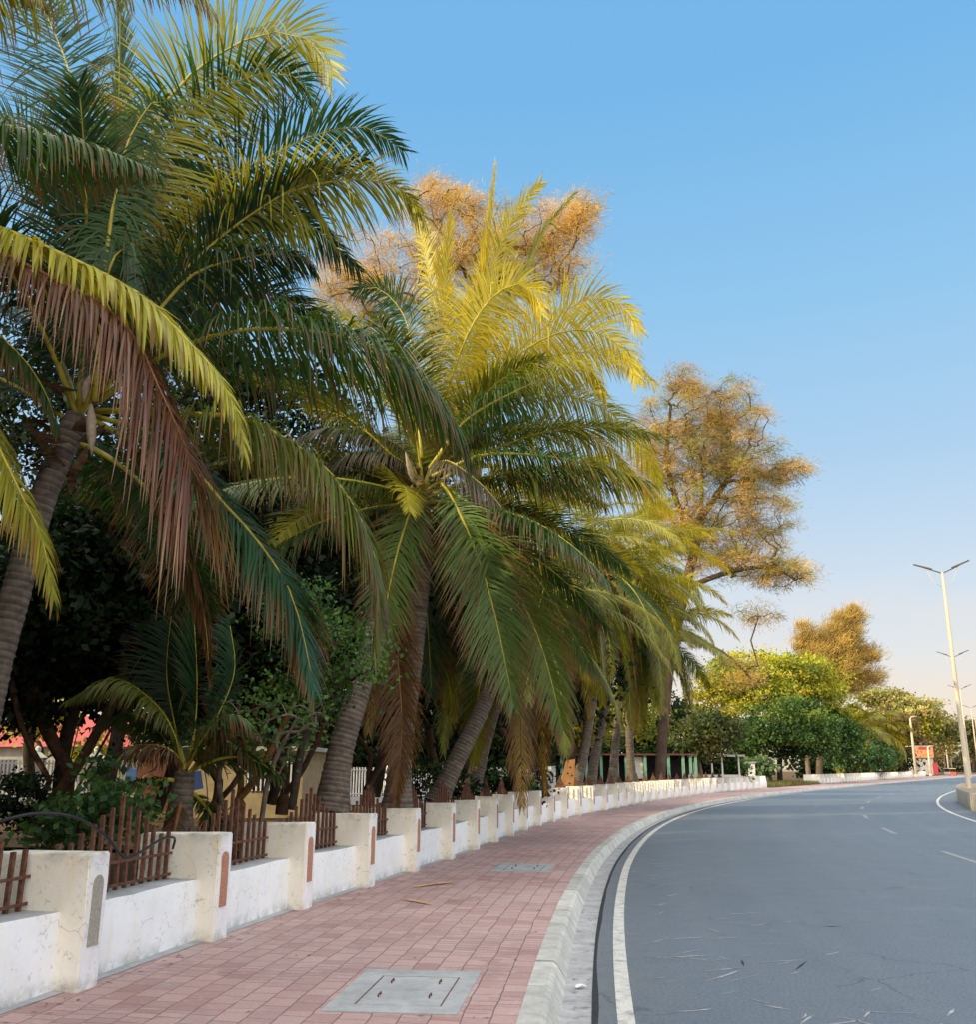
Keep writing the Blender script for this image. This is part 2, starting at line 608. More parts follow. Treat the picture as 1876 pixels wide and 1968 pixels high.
def strip_mesh(name, A, B, z, mat, za=None, uv=None):
    n = len(A)
    z2 = z if za is None else za
    V = np.zeros((2 * n, 3))
    V[0::2, :2] = A
    V[0::2, 2] = z
    V[1::2, :2] = B
    V[1::2, 2] = z2
    i = np.arange(n - 1) * 2
    Q = np.stack([i, i + 1, i + 3, i + 2], 1)
    me = np_mesh(name, V, Q, mat)
    if uv is not None:
        u = me.uv_layers.new(name='UVMap')
        d = uv[me_loop(me)]
        u.data.foreach_set('uv', d.ravel().astype(np.float32))
    return me


def me_loop(me):
    a = np.zeros(len(me.loops), dtype=np.int32)
    me.loops.foreach_get('vertex_index', a)
    return a


def struct(name, me):
    return tag(link(name, me), kind='structure')


ZS = .15   # top of the pavement above the road
# ground
gm = MB()
gm.face([(-1500, -300, -.06), (1500, -300, -.06), (1500, 2200, -.06), (-1500, 2200, -.06)])
struct('ground', gm.mesh('ground', M['sand']))
# road: kerb line out to 40 m on the right, as a grid of strips
ruv = np.zeros((2 * len(KC), 2))
ruv[0::2, 0] = KS
ruv[1::2, 0] = KS
ruv[0::2, 1] = .3
ruv[1::2, 1] = 42
struct('road', strip_mesh('road', KC + KN * .30, KC + KN * 42, 0.0, M['asphalt'], uv=ruv))
struct('gutter', strip_mesh('gutter', KC + KN * .05, KC + KN * .325, .006, M['gutter'], .004))
# pavement between the wall and the kerb
idx = np.arange(len(KC))
Fi = np.array([np.argmin(((FC - k) ** 2).sum(1)) for k in KC])
A = FC[Fi] - FN[Fi] * .30
B = KC - KN * .17
nK = len(KC)
uv = np.zeros((2 * nK, 2))
uv[0::2, 0] = KS
uv[1::2, 0] = KS
uv[1::2, 1] = 0
uv[0::2, 1] = np.linalg.norm(A - B, axis=1)
struct('pavement', strip_mesh('pavement', A, B, ZS, M['pavers'], uv=uv))
# cement fillet at the foot of the wall
wob = (rng.random(len(FC)) - .5) * .05
wob = np.convolve(wob, np.ones(5) / 5, 'same')
struct('wall_foot_strip', strip_mesh('wall_foot_strip', FC - FN * .30, FC + FN * (-.10 + 1.6 * wob)[:, None], ZS + .012, M['slab'], ZS + .004))
# park ground behind the wall
struct('park_ground', strip_mesh('park_ground', FC - FN * 110, FC - FN * .4, .13, M['soil']))
# kerb: chamfered blocks of one metre with open joints and drain slots
kb = MB()
step = 2
i = 0
blk = 0
while i + step < len(KC):
    p0, p1 = KC[i], KC[i + step]
    n0, n1 = KN[i], KN[i + step]
    far = KC[i][1] > 120
    g = 0 if far else .006
    e = (p1 - p0)
    q0, q1 = p0 + e * g, p1 - e * (g + (.05 if blk % 5 == 2 and not far else 0))
    jz = 0 if far else rng.normal(0, .003)
    top, ch, w = ZS + .008 + jz, .025, .175
    for (a, na, b_, nb) in ((q0, n0, q1, n1),):
        prof = [(-w, 0), (-w, top), (-ch, top), (0.010, top - ch), (.085, .0)]
        base = len(kb.v)
        for (P, nn) in ((a, na), (b_, nb)):
            for (o, z) in prof:
                kb.v.append((P[0] + nn[0] * o, P[1] + nn[1] * o, z))
        for k in range(4):
            kb.f.append((base + k, base + k + 1, base + 5 + k + 1, base + 5 + k))
            kb.m.append(0)
        kb.f.append(tuple(base + k for k in range(5)))
        kb.f.append(tuple(base + 5 + k for k in range(5))[::-1])
        kb.m += [0, 0]
    i += step
    blk += 1
struct('kerb', kb.mesh('kerb', M['kerb']))


def koff(off, s0, s1, step=.5):
    s = np.arange(s0, s1 + 1e-6, step)
    x = np.interp(s, KS, KC[:, 0])
    y = np.interp(s, KS, KC[:, 1])
    nx = np.interp(s, KS, KN[:, 0])
    ny = np.interp(s, KS, KN[:, 1])
    return np.stack([x + nx * off, y + ny * off], 1)


def s_at_y(y):
    return float(np.interp(y, KC[:, 1], KS))


# painted lines
s0, s1 = s_at_y(-10), s_at_y(330)
struct('edge_line', strip_mesh('edge_line', koff(.49, s0, s1), koff(.615, s0, s1), .004, M['line']))
s0m, s1m = s_at_y(33), s_at_y(330)
struct('median_line', strip_mesh('median_line', koff(10.45, s0m, s1m), koff(10.58, s0m, s1m), .004, M['line']))
dl = MB()
s = s_at_y(2.5)
while s < s_at_y(200):
    a, b = koff(7.05, s, s + 3.0, 1.0), koff(7.18, s, s + 3.0, 1.0)
    for k in range(len(a) - 1):
        dl.face([(*a[k], .004), (*b[k], .004), (*b[k + 1], .004), (*a[k + 1], .004)])
    s += 9.2
struct('lane_line', dl.mesh('lane_line', M['line_faded']))
# pale scrapes on the asphalt near the edge line, as a sheet of thin worn streaks
sc = MB()
for k in range(110):
    y = 6.5 + 16 * rng.random() ** 1.5
    off = .75 + abs(rng.normal(0, 1.0))
    p = koff(off, s_at_y(y), s_at_y(y) + .1, .1)[0]
    ang = R(rng.normal(30, 14)) if rng.random() < .8 else R(rng.normal(140, 20))
    d = np.array([math.cos(ang), math.sin(ang)])
    ln = rng.uniform(.10, .42) * (1 + y / 22)
    w = rng.uniform(.004, .018)
    nrm = np.array([-d[1], d[0]])
    nseg = 5
    bend = rng.normal(0, .05)
    rows = []
    for j in range(nseg + 1):
        f = j / nseg
        ww = w * math.sin(math.pi * (.08 + .84 * f)) * rng.uniform(.5, 1.3)
        c = p + d * ln * f + nrm * bend * f * f
        rows.append((c + nrm * ww, c - nrm * ww))
    for j in range(nseg):
        sc.face([(*rows[j][0], .003), (*rows[j][1], .003), (*rows[j + 1][1], .003), (*rows[j + 1][0], .003)])
o = link('road_scuffs', sc.mesh('road_scuffs', M['scuff']))
tag(o, kind='structure')
tk = MB()
for (px, py, ln, ang) in ((1490, 1620, 2.2, -8), (1480, 1640, .5, -12), (1540, 1855, .5, 60), (1720, 1706, .5, 20), (1428, 1850, .35, 80), (1600, 1780, .3, 5)):
    g = at(px, py, 10)
    t = EYE / (EYE - g.z)
    c = np.array([g.x * t, g.y * t])
    d = np.array([math.cos(R(ang)), math.sin(R(ang))]) * ln / 2
    nn = np.array([-d[1], d[0]])
    nn = nn / np.linalg.norm(nn) * .012
    tk.face([(*(c - d), .0035), (*(c + nn), .0035), (*(c + d), .0035), (*(c - nn), .0035)])
struct('tar_marks', tk.mesh('tar_marks', M['tar']))
# dirt lying along the gutter edge
dm = strip_mesh('gutter_dirt', KC + KN * .305, KC + KN * (.345 + (np.convolve(rng.random(nK), np.ones(3) / 3, 'same') - .5) * .03)[:, None], .009, M['tar'], .003)
struct('gutter_dirt', dm)

# ------------------------------------------------------------------ white wall with pillars and pickets
PITCHW = 2.19


def fpt(s):
    x, y = np.interp(s, FS, FC[:, 0]), np.interp(s, FS, FC[:, 1])
    tx, ty = np.interp(s, FS, FT[:, 0]), np.interp(s, FS, FT[:, 1])
    return np.array([x, y]), math.atan2(tx, ty)


def fs_at_y(y):
    return float(np.interp(y, FC[:, 1], FS))


def pillar_mesh(seed, simple=False):
    r = random.Random(seed)
    mb = MB()
    h = .97 + r.uniform(-.01, .01)
    j = lambda a: a + r.uniform(-.006, .006)
    x0, x1, y0, y1 = -.86, 0, -.14, .14
    mb.hexa([(j(x0), j(y0), -.05), (j(x1), j(y0), -.05), (j(x1), j(y1), -.05), (j(x0), j(y1), -.05), (j(x0), j(y0), j(h)), (j(x1), j(y0), j(h)), (j(x1), j(y1), j(h)), (j(x0), j(y1), j(h))])
    me = mb.mesh('pillar', [M['paint_cream'], M['paint_white']])
    bm = bmesh.new()
    bm.from_mesh(me)
    if not simple:
        bmesh.ops.subdivide_edges(bm, edges=bm.edges[:], cuts=5, use_grid_fill=True)
        for v in bm.verts:
            k = .004
            v.co += Vector((r.uniform(-k, k), r.uniform(-k, k), r.uniform(-k, k)))
    bm.normal_update()
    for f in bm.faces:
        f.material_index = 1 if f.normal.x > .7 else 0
    if not simple:
        edges = [e for e in bm.edges if len(e.link_faces) == 2 and e.calc_face_angle(0) > 1.0]
        bmesh.ops.bevel(bm, geom=edges, offset=.011, segments=2, affect='EDGES')
    bm.to_mesh(me)
    bm.free()
    return me


def arch_mesh(name, mat, n=12):
    """tall plate with a rounded head, 4 mm proud of the pillar front"""
    w, z0, z1 = .068, .30, .80
    pts = [(-w, z0), (w, z0)]
    for k in range(n + 1):
        a = math.pi * k / n
        pts.append((w * math.cos(a), z1 - w * .9 + w * 1.0 * math.sin(a)))
    mb = MB()
    m = len(pts)
    b = len(mb.v)
    mb.v += [(-.004, y, z) for y, z in pts] + [(.010, y * .96, z) for y, z in pts]
    mb.f.append(tuple(range(b + m, b + 2 * m)))
    mb.m.append(0)
    for k in range(m):
        k2 = (k + 1) % m
        mb.f.append((b + k, b + k2, b + m + k2, b + m + k))
        mb.m.append(0)
    return mb.mesh(name, mat)


PM = [pillar_mesh(k) for k in range(4)]
PMS = pillar_mesh(9, True)
ARCH = arch_mesh('arch_inset', M['roughcast_pink'])
ARCHG = arch_mesh('arch_inset', M['roughcast_grey'])


def picket_mesh(seed):
    r = random.Random(seed)
    mb = MB()
    span = PITCHW - .28
    n = 13
    for k in range(n):
        if r.random() < .03:
            continue
        y = -span / 2 + span * (k + .5) / n
        q = min(k, n - 1 - k)
        top = 1.0 + max(0, (q - 1)) * .068 + r.uniform(-.012, .012)
        if q == 6:
            top += .02
        w = .0165
        lx, ly = r.uniform(-.012, .012), r.uniform(-.012, .012)
        z0 = .55
        mb.hexa([(-w, y - w, z0), (w, y - w, z0), (w, y + w, z0), (-w, y + w, z0), (-w + lx, y - w + ly, top), (w + lx, y - w + ly, top + .005), (w + lx, y + w + ly, top), (-w + lx, y + w + ly, top)])
    for z in (.605, .80):
        mb.box((.017, -span / 2, z - .013), (.026, span / 2, z + .013))
    return mb.mesh('picket_panel', M['rust'], bevel=.002)


PK = [picket_mesh(k) for k in range(5)]


def build_wall(name, label, sa, sb, pickets, offset, simple_y):
    root = thing(name, label, 'wall', (0, 0, 0))
    i0, i1 = np.searchsorted(FS, sa), np.searchsorted(FS, sb)
    sel = slice(i0, i1)
    C, NN = FC[sel], FN[sel]
    hw = ZS + .56
    jit = np.convolve((rng.random(len(C)) - .5) * .03, np.ones(3) / 3, 'same')
    prof = [(-.20, ZS - .05), (-.20, hw - .012), (-.212, hw), (-.66, hw + .004), (-.67, ZS - .1)]
    n = len(C)
    V = np.zeros((n * 5, 3))
    for k, (o, z) in enumerate(prof):
        V[k::5, :2] = C + NN * o
        V[k::5, 2] = z + (jit if 0 < k < 4 else 0)
    Q = []
    for a in range(n - 1):
        for k in range(4):
            Q.append((a * 5 + k, (a + 1) * 5 + k, (a + 1) * 5 + k + 1, a * 5 + k + 1))
    me = np_mesh('low_wall', V, Q, [M['paint_white'], M['slab']], midx=[1 if (q % 4) in (2,) else 0 for q in range(len(Q))])
    link('low_wall', me, root)
    s = sa + offset
    k = 0
    while s < sb - .1:
        p, th = fpt(s)
        simple = p[1] > simple_y
        o = link('pillar', PMS if simple else PM[k % 4], root)
        o.location = (p[0], p[1], ZS)
        o.rotation_euler = (0, 0, -th + rng.normal(0, .012))
        if p[1] < 70:
            a = link('arch_inset', ARCHG if abs(p[1] - 8.0) < 1.0 else ARCH, o)
        if pickets and s + PITCHW < sb and p[1] < 72:
            pm, tm = fpt(s + PITCHW / 2)
            q = link('picket_panel', PK[int(rng.integers(5))], root)
            c, sn = math.cos(tm), math.sin(tm)
            q.location = (pm[0] - c * .50, pm[1] + sn * .50, ZS)
            q.rotation_euler = (0, 0, -tm + rng.normal(0, .01))
        s += PITCHW
        k += 1
    return root


# a pillar stands at y = 7.6; step back from there to well behind the camera
sp = fs_at_y(7.9)
sa = sp - PITCHW * 7
build_wall('boundary_wall', 'long weathered white wall of square pillars with rusty picket panels beside the red pavement', sa - .3, fs_at_y(85.5), True, .3, 48)
build_wall('boundary_wall', 'distant low white pillared wall without pickets past the grassy gap', fs_at_y(103), fs_at_y(203), False, .2, 10)

# ------------------------------------------------------------------ drain covers in the pavement
def drain_cover(label, cx, cy, w, l, handles=True, frame_only=False):
    k = np.argmin(((KC - np.array([cx, cy])) ** 2).sum(1))
    th = math.atan2(KT[k][0], KT[k][1])
    t = thing('drain_cover', label, 'drain cover', (cx, cy, ZS), -th, 'concrete drain covers set into the pavement')
    mb = MB()
    lw, ll = w * .66, l * .68
    a = .004
    x0, x1, y0, y1 = -w / 2, w / 2, -l / 2, l / 2
    u0, u1, v0, v1 = -lw / 2 + .02, lw / 2 + .02, -ll / 2 - .02, ll / 2 - .02
    for lo, hi in (((x0, y0), (x1, v0)), ((x0, v1), (x1, y1)), ((x0, v0), (u0, v1)), ((u1, v0), (x1, v1))):
        mb.box((lo[0], lo[1], -.05), (hi[0], hi[1], .007))
    mb.build('frame', M['slab'], t)
    rim = MB()
    for lo, hi in (((u0, v0), (u1, v0 + .012)), ((u0, v1 - .008), (u1, v1)), ((u0, v0 + .012), (u0 + .008, v1 - .008)), ((u1 - .012, v0 + .012), (u1, v1 - .008))):
        rim.box((lo[0], lo[1], -.05), (hi[0], hi[1], .003))
    rim.build('rim', M['rust'], t)
    vm = (v0 + v1) / 2
    for (b0, b1) in ((v0 + .016, vm - .002), (vm + .002, v1 - .012)):
        lm = MB()
        lm.box((u0 + .012, b0, -.04), (u1 - .016, b1, .006))
        lid = lm.build('lid', M['slab'], t, bevel=.003)
        if handles:
            for hx in (-.6, .6):
                hm = MB()
                xx = (u0 + u1) / 2 + hx * lw / 2
                yy = (b0 + b1) / 2 + .03
                hm.tube([(xx, yy - .045, .004), (xx, yy - .04, .022), (xx, yy + .04, .022), (xx, yy + .045, .004)], .006, 6)
                hm.build('handle', M['rust'], lid)
    return t


drain_cover('large grey concrete drain cover with four rusty handles, nearest in the pavement', -.60, 7.86, .94, 1.42)
drain_cover('grey concrete drain cover halfway along the pavement, beyond the dry leaves', .60, 17.0, .93, 1.35)

# dry leaves and litter on the pavement


def dry_leaf(label, pts, w, mat='dry_leaf', name='dry_palm_leaf', cat='dry leaf', group=None):
    P, _ = resample(catmull(pts, 8), n=10)
    V, Q = [], []
    for i, p in enumerate(P):
        f = i / (len(P) - 1)
        t = P[min(i + 1, len(P) - 1)] - P[max(i - 1, 0)]
        t /= np.linalg.norm(t)
        nrm = np.array([-t[1], t[0], 0])
        ww = w * (math.sin(math.pi * (.06 + .9 * f)) ** .7)
        V += [p - nrm * ww, p + np.array([0, 0, .006]), p + nrm * ww]
    for i in range(len(P) - 1):
        a = i * 3
        Q += [(a, a + 1, a + 4, a + 3), (a + 1, a + 2, a + 5, a + 4)]
    o = link(name, np_mesh(name, V, Q, M[mat]))
    return tag(o, label, cat, group)


dry_leaf('long pale dry palm leaf lying on the pavement, the farther of two', [(-1.03, 14.25, .158), (-.8, 14.5, .175), (-.5, 14.85, .162)], .05, group='dry leaves on the pavement')
dry_leaf('brown curled dry palm leaf lying on the pavement, the nearer of two', [(-1.1, 12.98, .158), (-.9, 12.75, .172), (-.68, 12.48, .16)], .03, group='dry leaves on the pavement')
dry_leaf('yellow green leaf in the gutter at the bottom edge of the picture', [(.50, 6.95, .02), (.55, 7.0, .06), (.60, 7.02, .03)], .045, 'yellow_leaf', 'fallen_leaf', 'leaf')
for (lab, x, y) in (('scrap of white litter on the pavement beside the wall', -.2, 22.2), ('small white paper scrap lying in the gutter', .72, 8.6), ('tiny white scrap on the asphalt beyond the edge line', 3.5, 23.5)):
    dry_leaf(lab, [(x, y, .17 if x < .2 else .02), (x + .04, y + .04, .19 if x < .2 else .035), (x + .09, y + .05, .17 if x < .2 else .02)], .03, 'litter', 'paper_scrap', 'litter', 'scraps of litter')

ll = MB()
for k in range(260):
    yy = 6.2 + 40 * rng.random() ** 1.6
    i = int(np.argmin(abs(KC[:, 1] - yy)))
    u = rng.random()
    if u < .45:
        p = FC[int(np.argmin(((FC - KC[i]) ** 2).sum(1)))] + np.array([.02 + abs(rng.normal(0, .10)), rng.normal(0, .2)])
        z = ZS + .006
    elif u < .72:
        p = KC[i] + KN[i] * rng.uniform(.10, .36)
        z = .012
    else:
        p = KC[i] - KN[i] * rng.uniform(.25, 2.6)
        z = ZS + .004
    a = rng.uniform(0, 6.28)
    ln, w_ = rng.uniform(.012, .05), rng.uniform(.004, .012)
    d = np.array([math.cos(a), math.sin(a)])
    q = np.array([-d[1], d[0]])
    ll.face([(*(p - d * ln), z), (*(p - q * w_), z + .004), (*(p + d * ln), z + .002), (*(p + q * w_), z + .004)])
tag(link('leaf_litter', ll.mesh('leaf_litter', M['husk'])), 'crumbs of dry leaf along the wall foot and gutter', 'leaf litter', kind='stuff')

# ------------------------------------------------------------------ foliage builders
def unit(a):
    return a / np.maximum(np.linalg.norm(a, axis=-1, keepdims=True), 1e-9)


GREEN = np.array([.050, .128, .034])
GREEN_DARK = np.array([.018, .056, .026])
GREEN_YEL = np.array([.76, .56, .012])  # young fronds' yellow, raised to carry sunlight in the colour
BROWN = np.array([.20, .095, .045])
GREY = np.array([.20, .165, .13])


def frond(parent, pts, leaf=.85, droop=.6, roll=0.0, nl=113, width=.0165, col=GREEN, tip=BROWN, tipbrown=.08, ygrad=0.0, tail=False, start=.14, lift=.25, rib='midrib', r0=.034, seed=None, a0=80, a1=36, side0=None, gaps=.07):
    """one coconut frond: a midrib through pts and two rows of leaflets"""
    r = np.random.default_rng(seed if seed is not None else int(rng.integers(1 << 30)))
    P, S = resample(catmull(pts, 12), n=48)
    T = unit(np.gradient(P, axis=0))
    h = P[-1] - P[0]
    h[2] = 0
    if np.linalg.norm(h) < .25:
        h = P[len(P) // 2] - P[0]
        h[2] = 0
    if side0 is None:
        side0 = unit(np.cross(h, (0, 0, 1.0)))
    side0 = np.asarray(side0, dtype=float)
    S1 = unit(side0 - T * (T @ side0)[:, None])
    U1 = np.cross(S1, T)
    cr, sr = math.cos(roll), math.sin(roll)
    S2 = S1 * cr + U1 * sr
    U2 = -S1 * sr + U1 * cr
    n = int(nl * 1.75)
    width = width * .70
    K = 6
    Vs, Qs, Cs = [], [], []
    base_v = 0
    for sgn in (-1, 1):
        t = start + (1 - start) * (np.arange(n) + r.random(n) * .7) / n
        t = t[r.random(n) > gaps]
        m = len(t)
        fi = t * (len(P) - 1)
        i0 = np.clip(fi.astype(int), 0, len(P) - 2)
        fr = (fi - i0)[:, None]
        lerp = lambda X: X[i0] * (1 - fr) + X[i0 + 1] * fr
        p, tt, ss, uu = lerp(P), unit(lerp(T)), unit(lerp(S2)), unit(lerp(U2))
        q = (t - start) / (1 - start)
        ang = np.radians(a0 + (a1 - a0) * q ** 1.1 + r.normal(0, 5, m))[:, None]
        lf = (lift + r.normal(0, .09, m))[:, None]
        d = tt * np.cos(ang) + (ss * sgn * np.cos(lf) + uu * np.sin(lf)) * np.sin(ang)
        ln = leaf * (np.clip(q / .28, .45, 1) * np.clip((1.12 - q) / .5, .3, 1)) * r.uniform(.82, 1.1, m)
        if tail:
            ln = leaf * np.interp(q, [0, .35, .5, .75, .92, 1], [.35, .45, .75, 1.1, 1.15, .8]) * r.uniform(.7, 1.2, m)
        dr = droop * r.uniform(.6, 1.45, m)
        broken = r.random(m) < .10
        dr = np.where(broken, dr + 1.4, dr)
        ring = []
        cur = p.copy()
        wmul = [.65, 1.0, .95, .78, .5, .06]
        bright = r.uniform(.72, 1.25, m)[:, None]
        hue = r.random(m)[:, None]
        base_c = col * bright * (1 - .22 * hue) + np.array([.10, .15, .02]) * .22 * hue * bright
        base_c = base_c + GREEN_YEL * bright * ygrad * np.clip((q - .4) / .4, 0, 1)[:, None]  # sun exposure painted as yellow towards the frond's end
        tb = np.clip(r.normal(tipbrown, .12, m), 0, 1)[:, None]
        for k in range(K):
            f = k / (K - 1)
            dk = unit(d + np.array([0, 0, -1.0]) * (dr * f ** 1.2 * 1.7)[:, None])
            if k:
                cur = cur + dk * (ln / (K - 1))[:, None]
            wd = unit(tt - dk * (tt * dk).sum(1, keepdims=True) + 1e-6)
            w = width * wmul[k] * (.7 + .3 * np.clip(ln / leaf, 0, 1))[:, None]
            ring.append((cur - wd * w, cur + wd * w))
            mixf = np.clip((f - (1 - tb * 1.5)) / .22, 0, 1)
            cc = base_c * (1 - mixf) + tip * bright * mixf
            Cs += [cc, cc]
        V = np.stack([x for ab in ring for x in ab], 1)           # m, 2K, 3
        Vs.append(V.reshape(-1, 3))
        C = np.stack(Cs[-2 * K:], 1)
        Cs = Cs[:-2 * K] + [C.reshape(-1, 3)]
        b = base_v + np.arange(m)[:, None] * (2 * K)
        for k in range(K - 1):
            Qs.append(np.concatenate([b + 2 * k, b + 2 * k + 1, b + 2 * k + 3, b + 2 * k + 2], 1))
        base_v += m * 2 * K
    me = np_mesh('frond', np.vstack(Vs), np.vstack(Qs), M['frond'], np.vstack(Cs))
    o = link('frond', me, parent, True)
    mb = MB()
    st = P[::3]
    nn = len(st)
    mb.tube([Vector(v) for v in st], [max(.005, r0 * (1 - .88 * i / (nn - 1))) for i in range(nn)], 6)
    mid = link('midrib', mb.mesh('midrib', M[rib], True), o)
    return o


def rand_frond(parent, c, az, el0, length, bend, seed, twist=0, **kw):
    """frond that leaves the crown at azimuth az and elevation el0 and bends down under its weight"""
    pts = [Vector(c)]
    n = 9
    el = el0
    p = Vector(c)
    for k in range(n):
        f = (k + 1) / n
        e = max(el0 - bend * f ** 1.35, R(-86))
        a = az + twist * f
        p = p + Vector((math.sin(a) * math.cos(e), math.cos(a) * math.cos(e), math.sin(e))) * (length / n)
        pts.append(p)
    return frond(parent, pts, seed=seed, **kw)


def palm_trunk(parent, pts, r0, r1, tone=(.19, .155, .125), ring=.075, boss=1.5):
    P, S = resample(catmull(pts, 20), step=ring / 4)
    n = len(P)
    k = 14
    T = unit(np.gradient(P, axis=0))
    V, C = [], []
    total = S[-1]
    r = np.random.default_rng(int(rng.integers(1 << 30)))
    ph = 0
    for i in range(n):
        f = S[i] / total
        rad = r0 + (r1 - r0) * f
        rad *= 1 + (boss - 1) * math.exp(-S[i] / .35)
        ph += .25 * r.uniform(.75, 1.25)
        saw = ph % 1.0
        rad *= 1 + .035 * (saw - .5)
        a = unit(np.cross(T[i], (0, 1, .01)))
        b = np.cross(T[i], a)
        w = 2 * math.pi * np.arange(k) / k
        jit = 1 + r.normal(0, .018, k)
        V.append(P[i] + (np.cos(w)[:, None] * a + np.sin(w)[:, None] * b) * (rad * jit)[:, None])
        sh = (.52 + .72 * saw) * r.uniform(.85, 1.1)
        C.append(np.tile(np.array(tone) * sh, (k, 1)) * r.uniform(.85, 1.15, (k, 1)))
    Q = []
    for i in range(n - 1):
        for j in range(k):
            j2 = (j + 1) % k
            Q.append((i * k + j, i * k + j2, (i + 1) * k + j2, (i + 1) * k + j))
    me = np_mesh('trunk', np.vstack(V), Q, M['bark'], np.vstack(C), smooth=True)
    return link('trunk', me, parent, True)


def crown_bits(parent, c, r=.32, n=26, coconuts=3, spathes=2, seed=1):
    """torn leaf sheaths round the crown, coconuts and dry flower sheaths"""
    q = random.Random(seed)
    for k in range(n):
        mb = MB()
        a = q.uniform(0, 6.28)
        z = q.uniform(-.75, .25)
        d = Vector((math.cos(a), math.sin(a), 0))
        b = Vector(c) + d * r * q.uniform(.3, .75) + Vector((0, 0, z))
        ln = q.uniform(.2, .6)
        up = q.uniform(-1.0, .9)
        e = b + (d * .8 + Vector((0, 0, up))).normalized() * ln
        s = Vector((-d.y, d.x, 0)) * q.uniform(.03, .08)
        mid = (b + e) / 2 + d * .05
        mb.face([b - s, b + s, mid + s * .8, mid - s * .8])
        mb.face([mid - s * .8, mid + s * .8, e + s * .12, e - s * .12])
        mb.build('leaf_sheath', M['husk'], parent, world=True)
    for k in range(coconuts):
        a = q.uniform(0, 6.28)
        p = Vector(c) + Vector((math.cos(a), math.sin(a), 0)) * r * 1.15 + Vector((0, 0, -.25 - q.uniform(0, .25)))
        mb = MB()
        mb.tube([p + Vector((0, 0, z * .13)) for z in (-1, -.8, -.4, 0, .4, .8, 1)], [.01, .062, .1, .108, .095, .055, .015], 12)
        mb.build('coconut', M['coconut'], parent, True, world=True)
    for k in range(spathes):
        a = q.uniform(3.6, 5.8)
        d = Vector((math.cos(a), math.sin(a), 0))
        p = Vector(c) + d * r * 1.05
        dr = (d * q.uniform(.2, .7) + Vector((0, 0, q.choice((-1, -1, .8))))).normalized()
        mb = MB()
        mb.tube([p + dr * (f * .62) for f in (0, .15, .35, .6, .85, 1)], [.012, .035, .055, .05, .025, .004], 7)
        mb.build('spathe', M['spathe'], parent, True, world=True)


def palm(label, trunk_pts, r0, r1, n, length, seed, group='coconut palms leaning along the white wall', heroes=(), skip_az=None, leaf=.85, nl=81, width=.020, col=GREEN, bits=True, brown=.88, lo=-58, hi=82, boss=1.5, bend=(45, 95), name='coconut_palm', dim=1.0, droop=.75, sunny=.0, coconuts=3, ygrad=0.0):
    base = Vector(trunk_pts[0])
    t = thing(name, label, 'palm tree', base, 0, group)
    palm_trunk(t, trunk_pts, r0, r1, boss=boss)
    c = Vector(trunk_pts[-1]) + Vector((0, 0, .05))
    q = random.Random(seed)
    for i in range(n):
        rank = (i + .5) / n
        az = i * 2.39996 + q.uniform(-.25, .25) + seed
        el = R(hi + (lo - hi) * rank ** .85 + q.uniform(-8, 8))
        if skip_az and skip_az(math.degrees(az) % 360, math.degrees(el)):
            continue
        bd = R(q.uniform(*bend))
        ln = length * (q.uniform(.82, 1.05) if rank > .15 else .75)
        dead = rank > brown
        rand_frond(t, c + Vector((0, 0, -.35 * rank)), az, el, ln, bd, seed * 100 + i, twist=q.uniform(-.25, .25), leaf=leaf * q.uniform(.85, 1.1), nl=nl, width=width * (.75 if dead else 1),
                   droop=droop * (.25 + .75 * rank ** .8) * q.uniform(.8, 1.3) + (.6 if dead else 0), roll=R(q.uniform(-30, 30)), lift=.35 - .35 * rank,
                   col=(BROWN * .8 if q.random() < .6 else GREY * .8) if dead else (np.array(col) + GREEN_YEL * sunny * max(0, min(1, (.62 - rank) / .3))) * q.uniform(.7, 1.2) * dim, tipbrown=.06 + .22 * rank ** 2, ygrad=ygrad, rib='midrib_dry' if dead else 'midrib', a0=78 - 12 * (1 - rank), gaps=.03 + (.25 if dead else 0))  # sunny puts sunlight into the upper fronds' colour
    for h in heroes:
        pts, kw = h
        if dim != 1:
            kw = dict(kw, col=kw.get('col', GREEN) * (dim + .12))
        frond(t, [at(*p) for p in pts], **kw)
    if bits:
        crown_bits(t, c, r=.30, seed=seed, n=26 if heroes else 8, coconuts=coconuts)
    return t


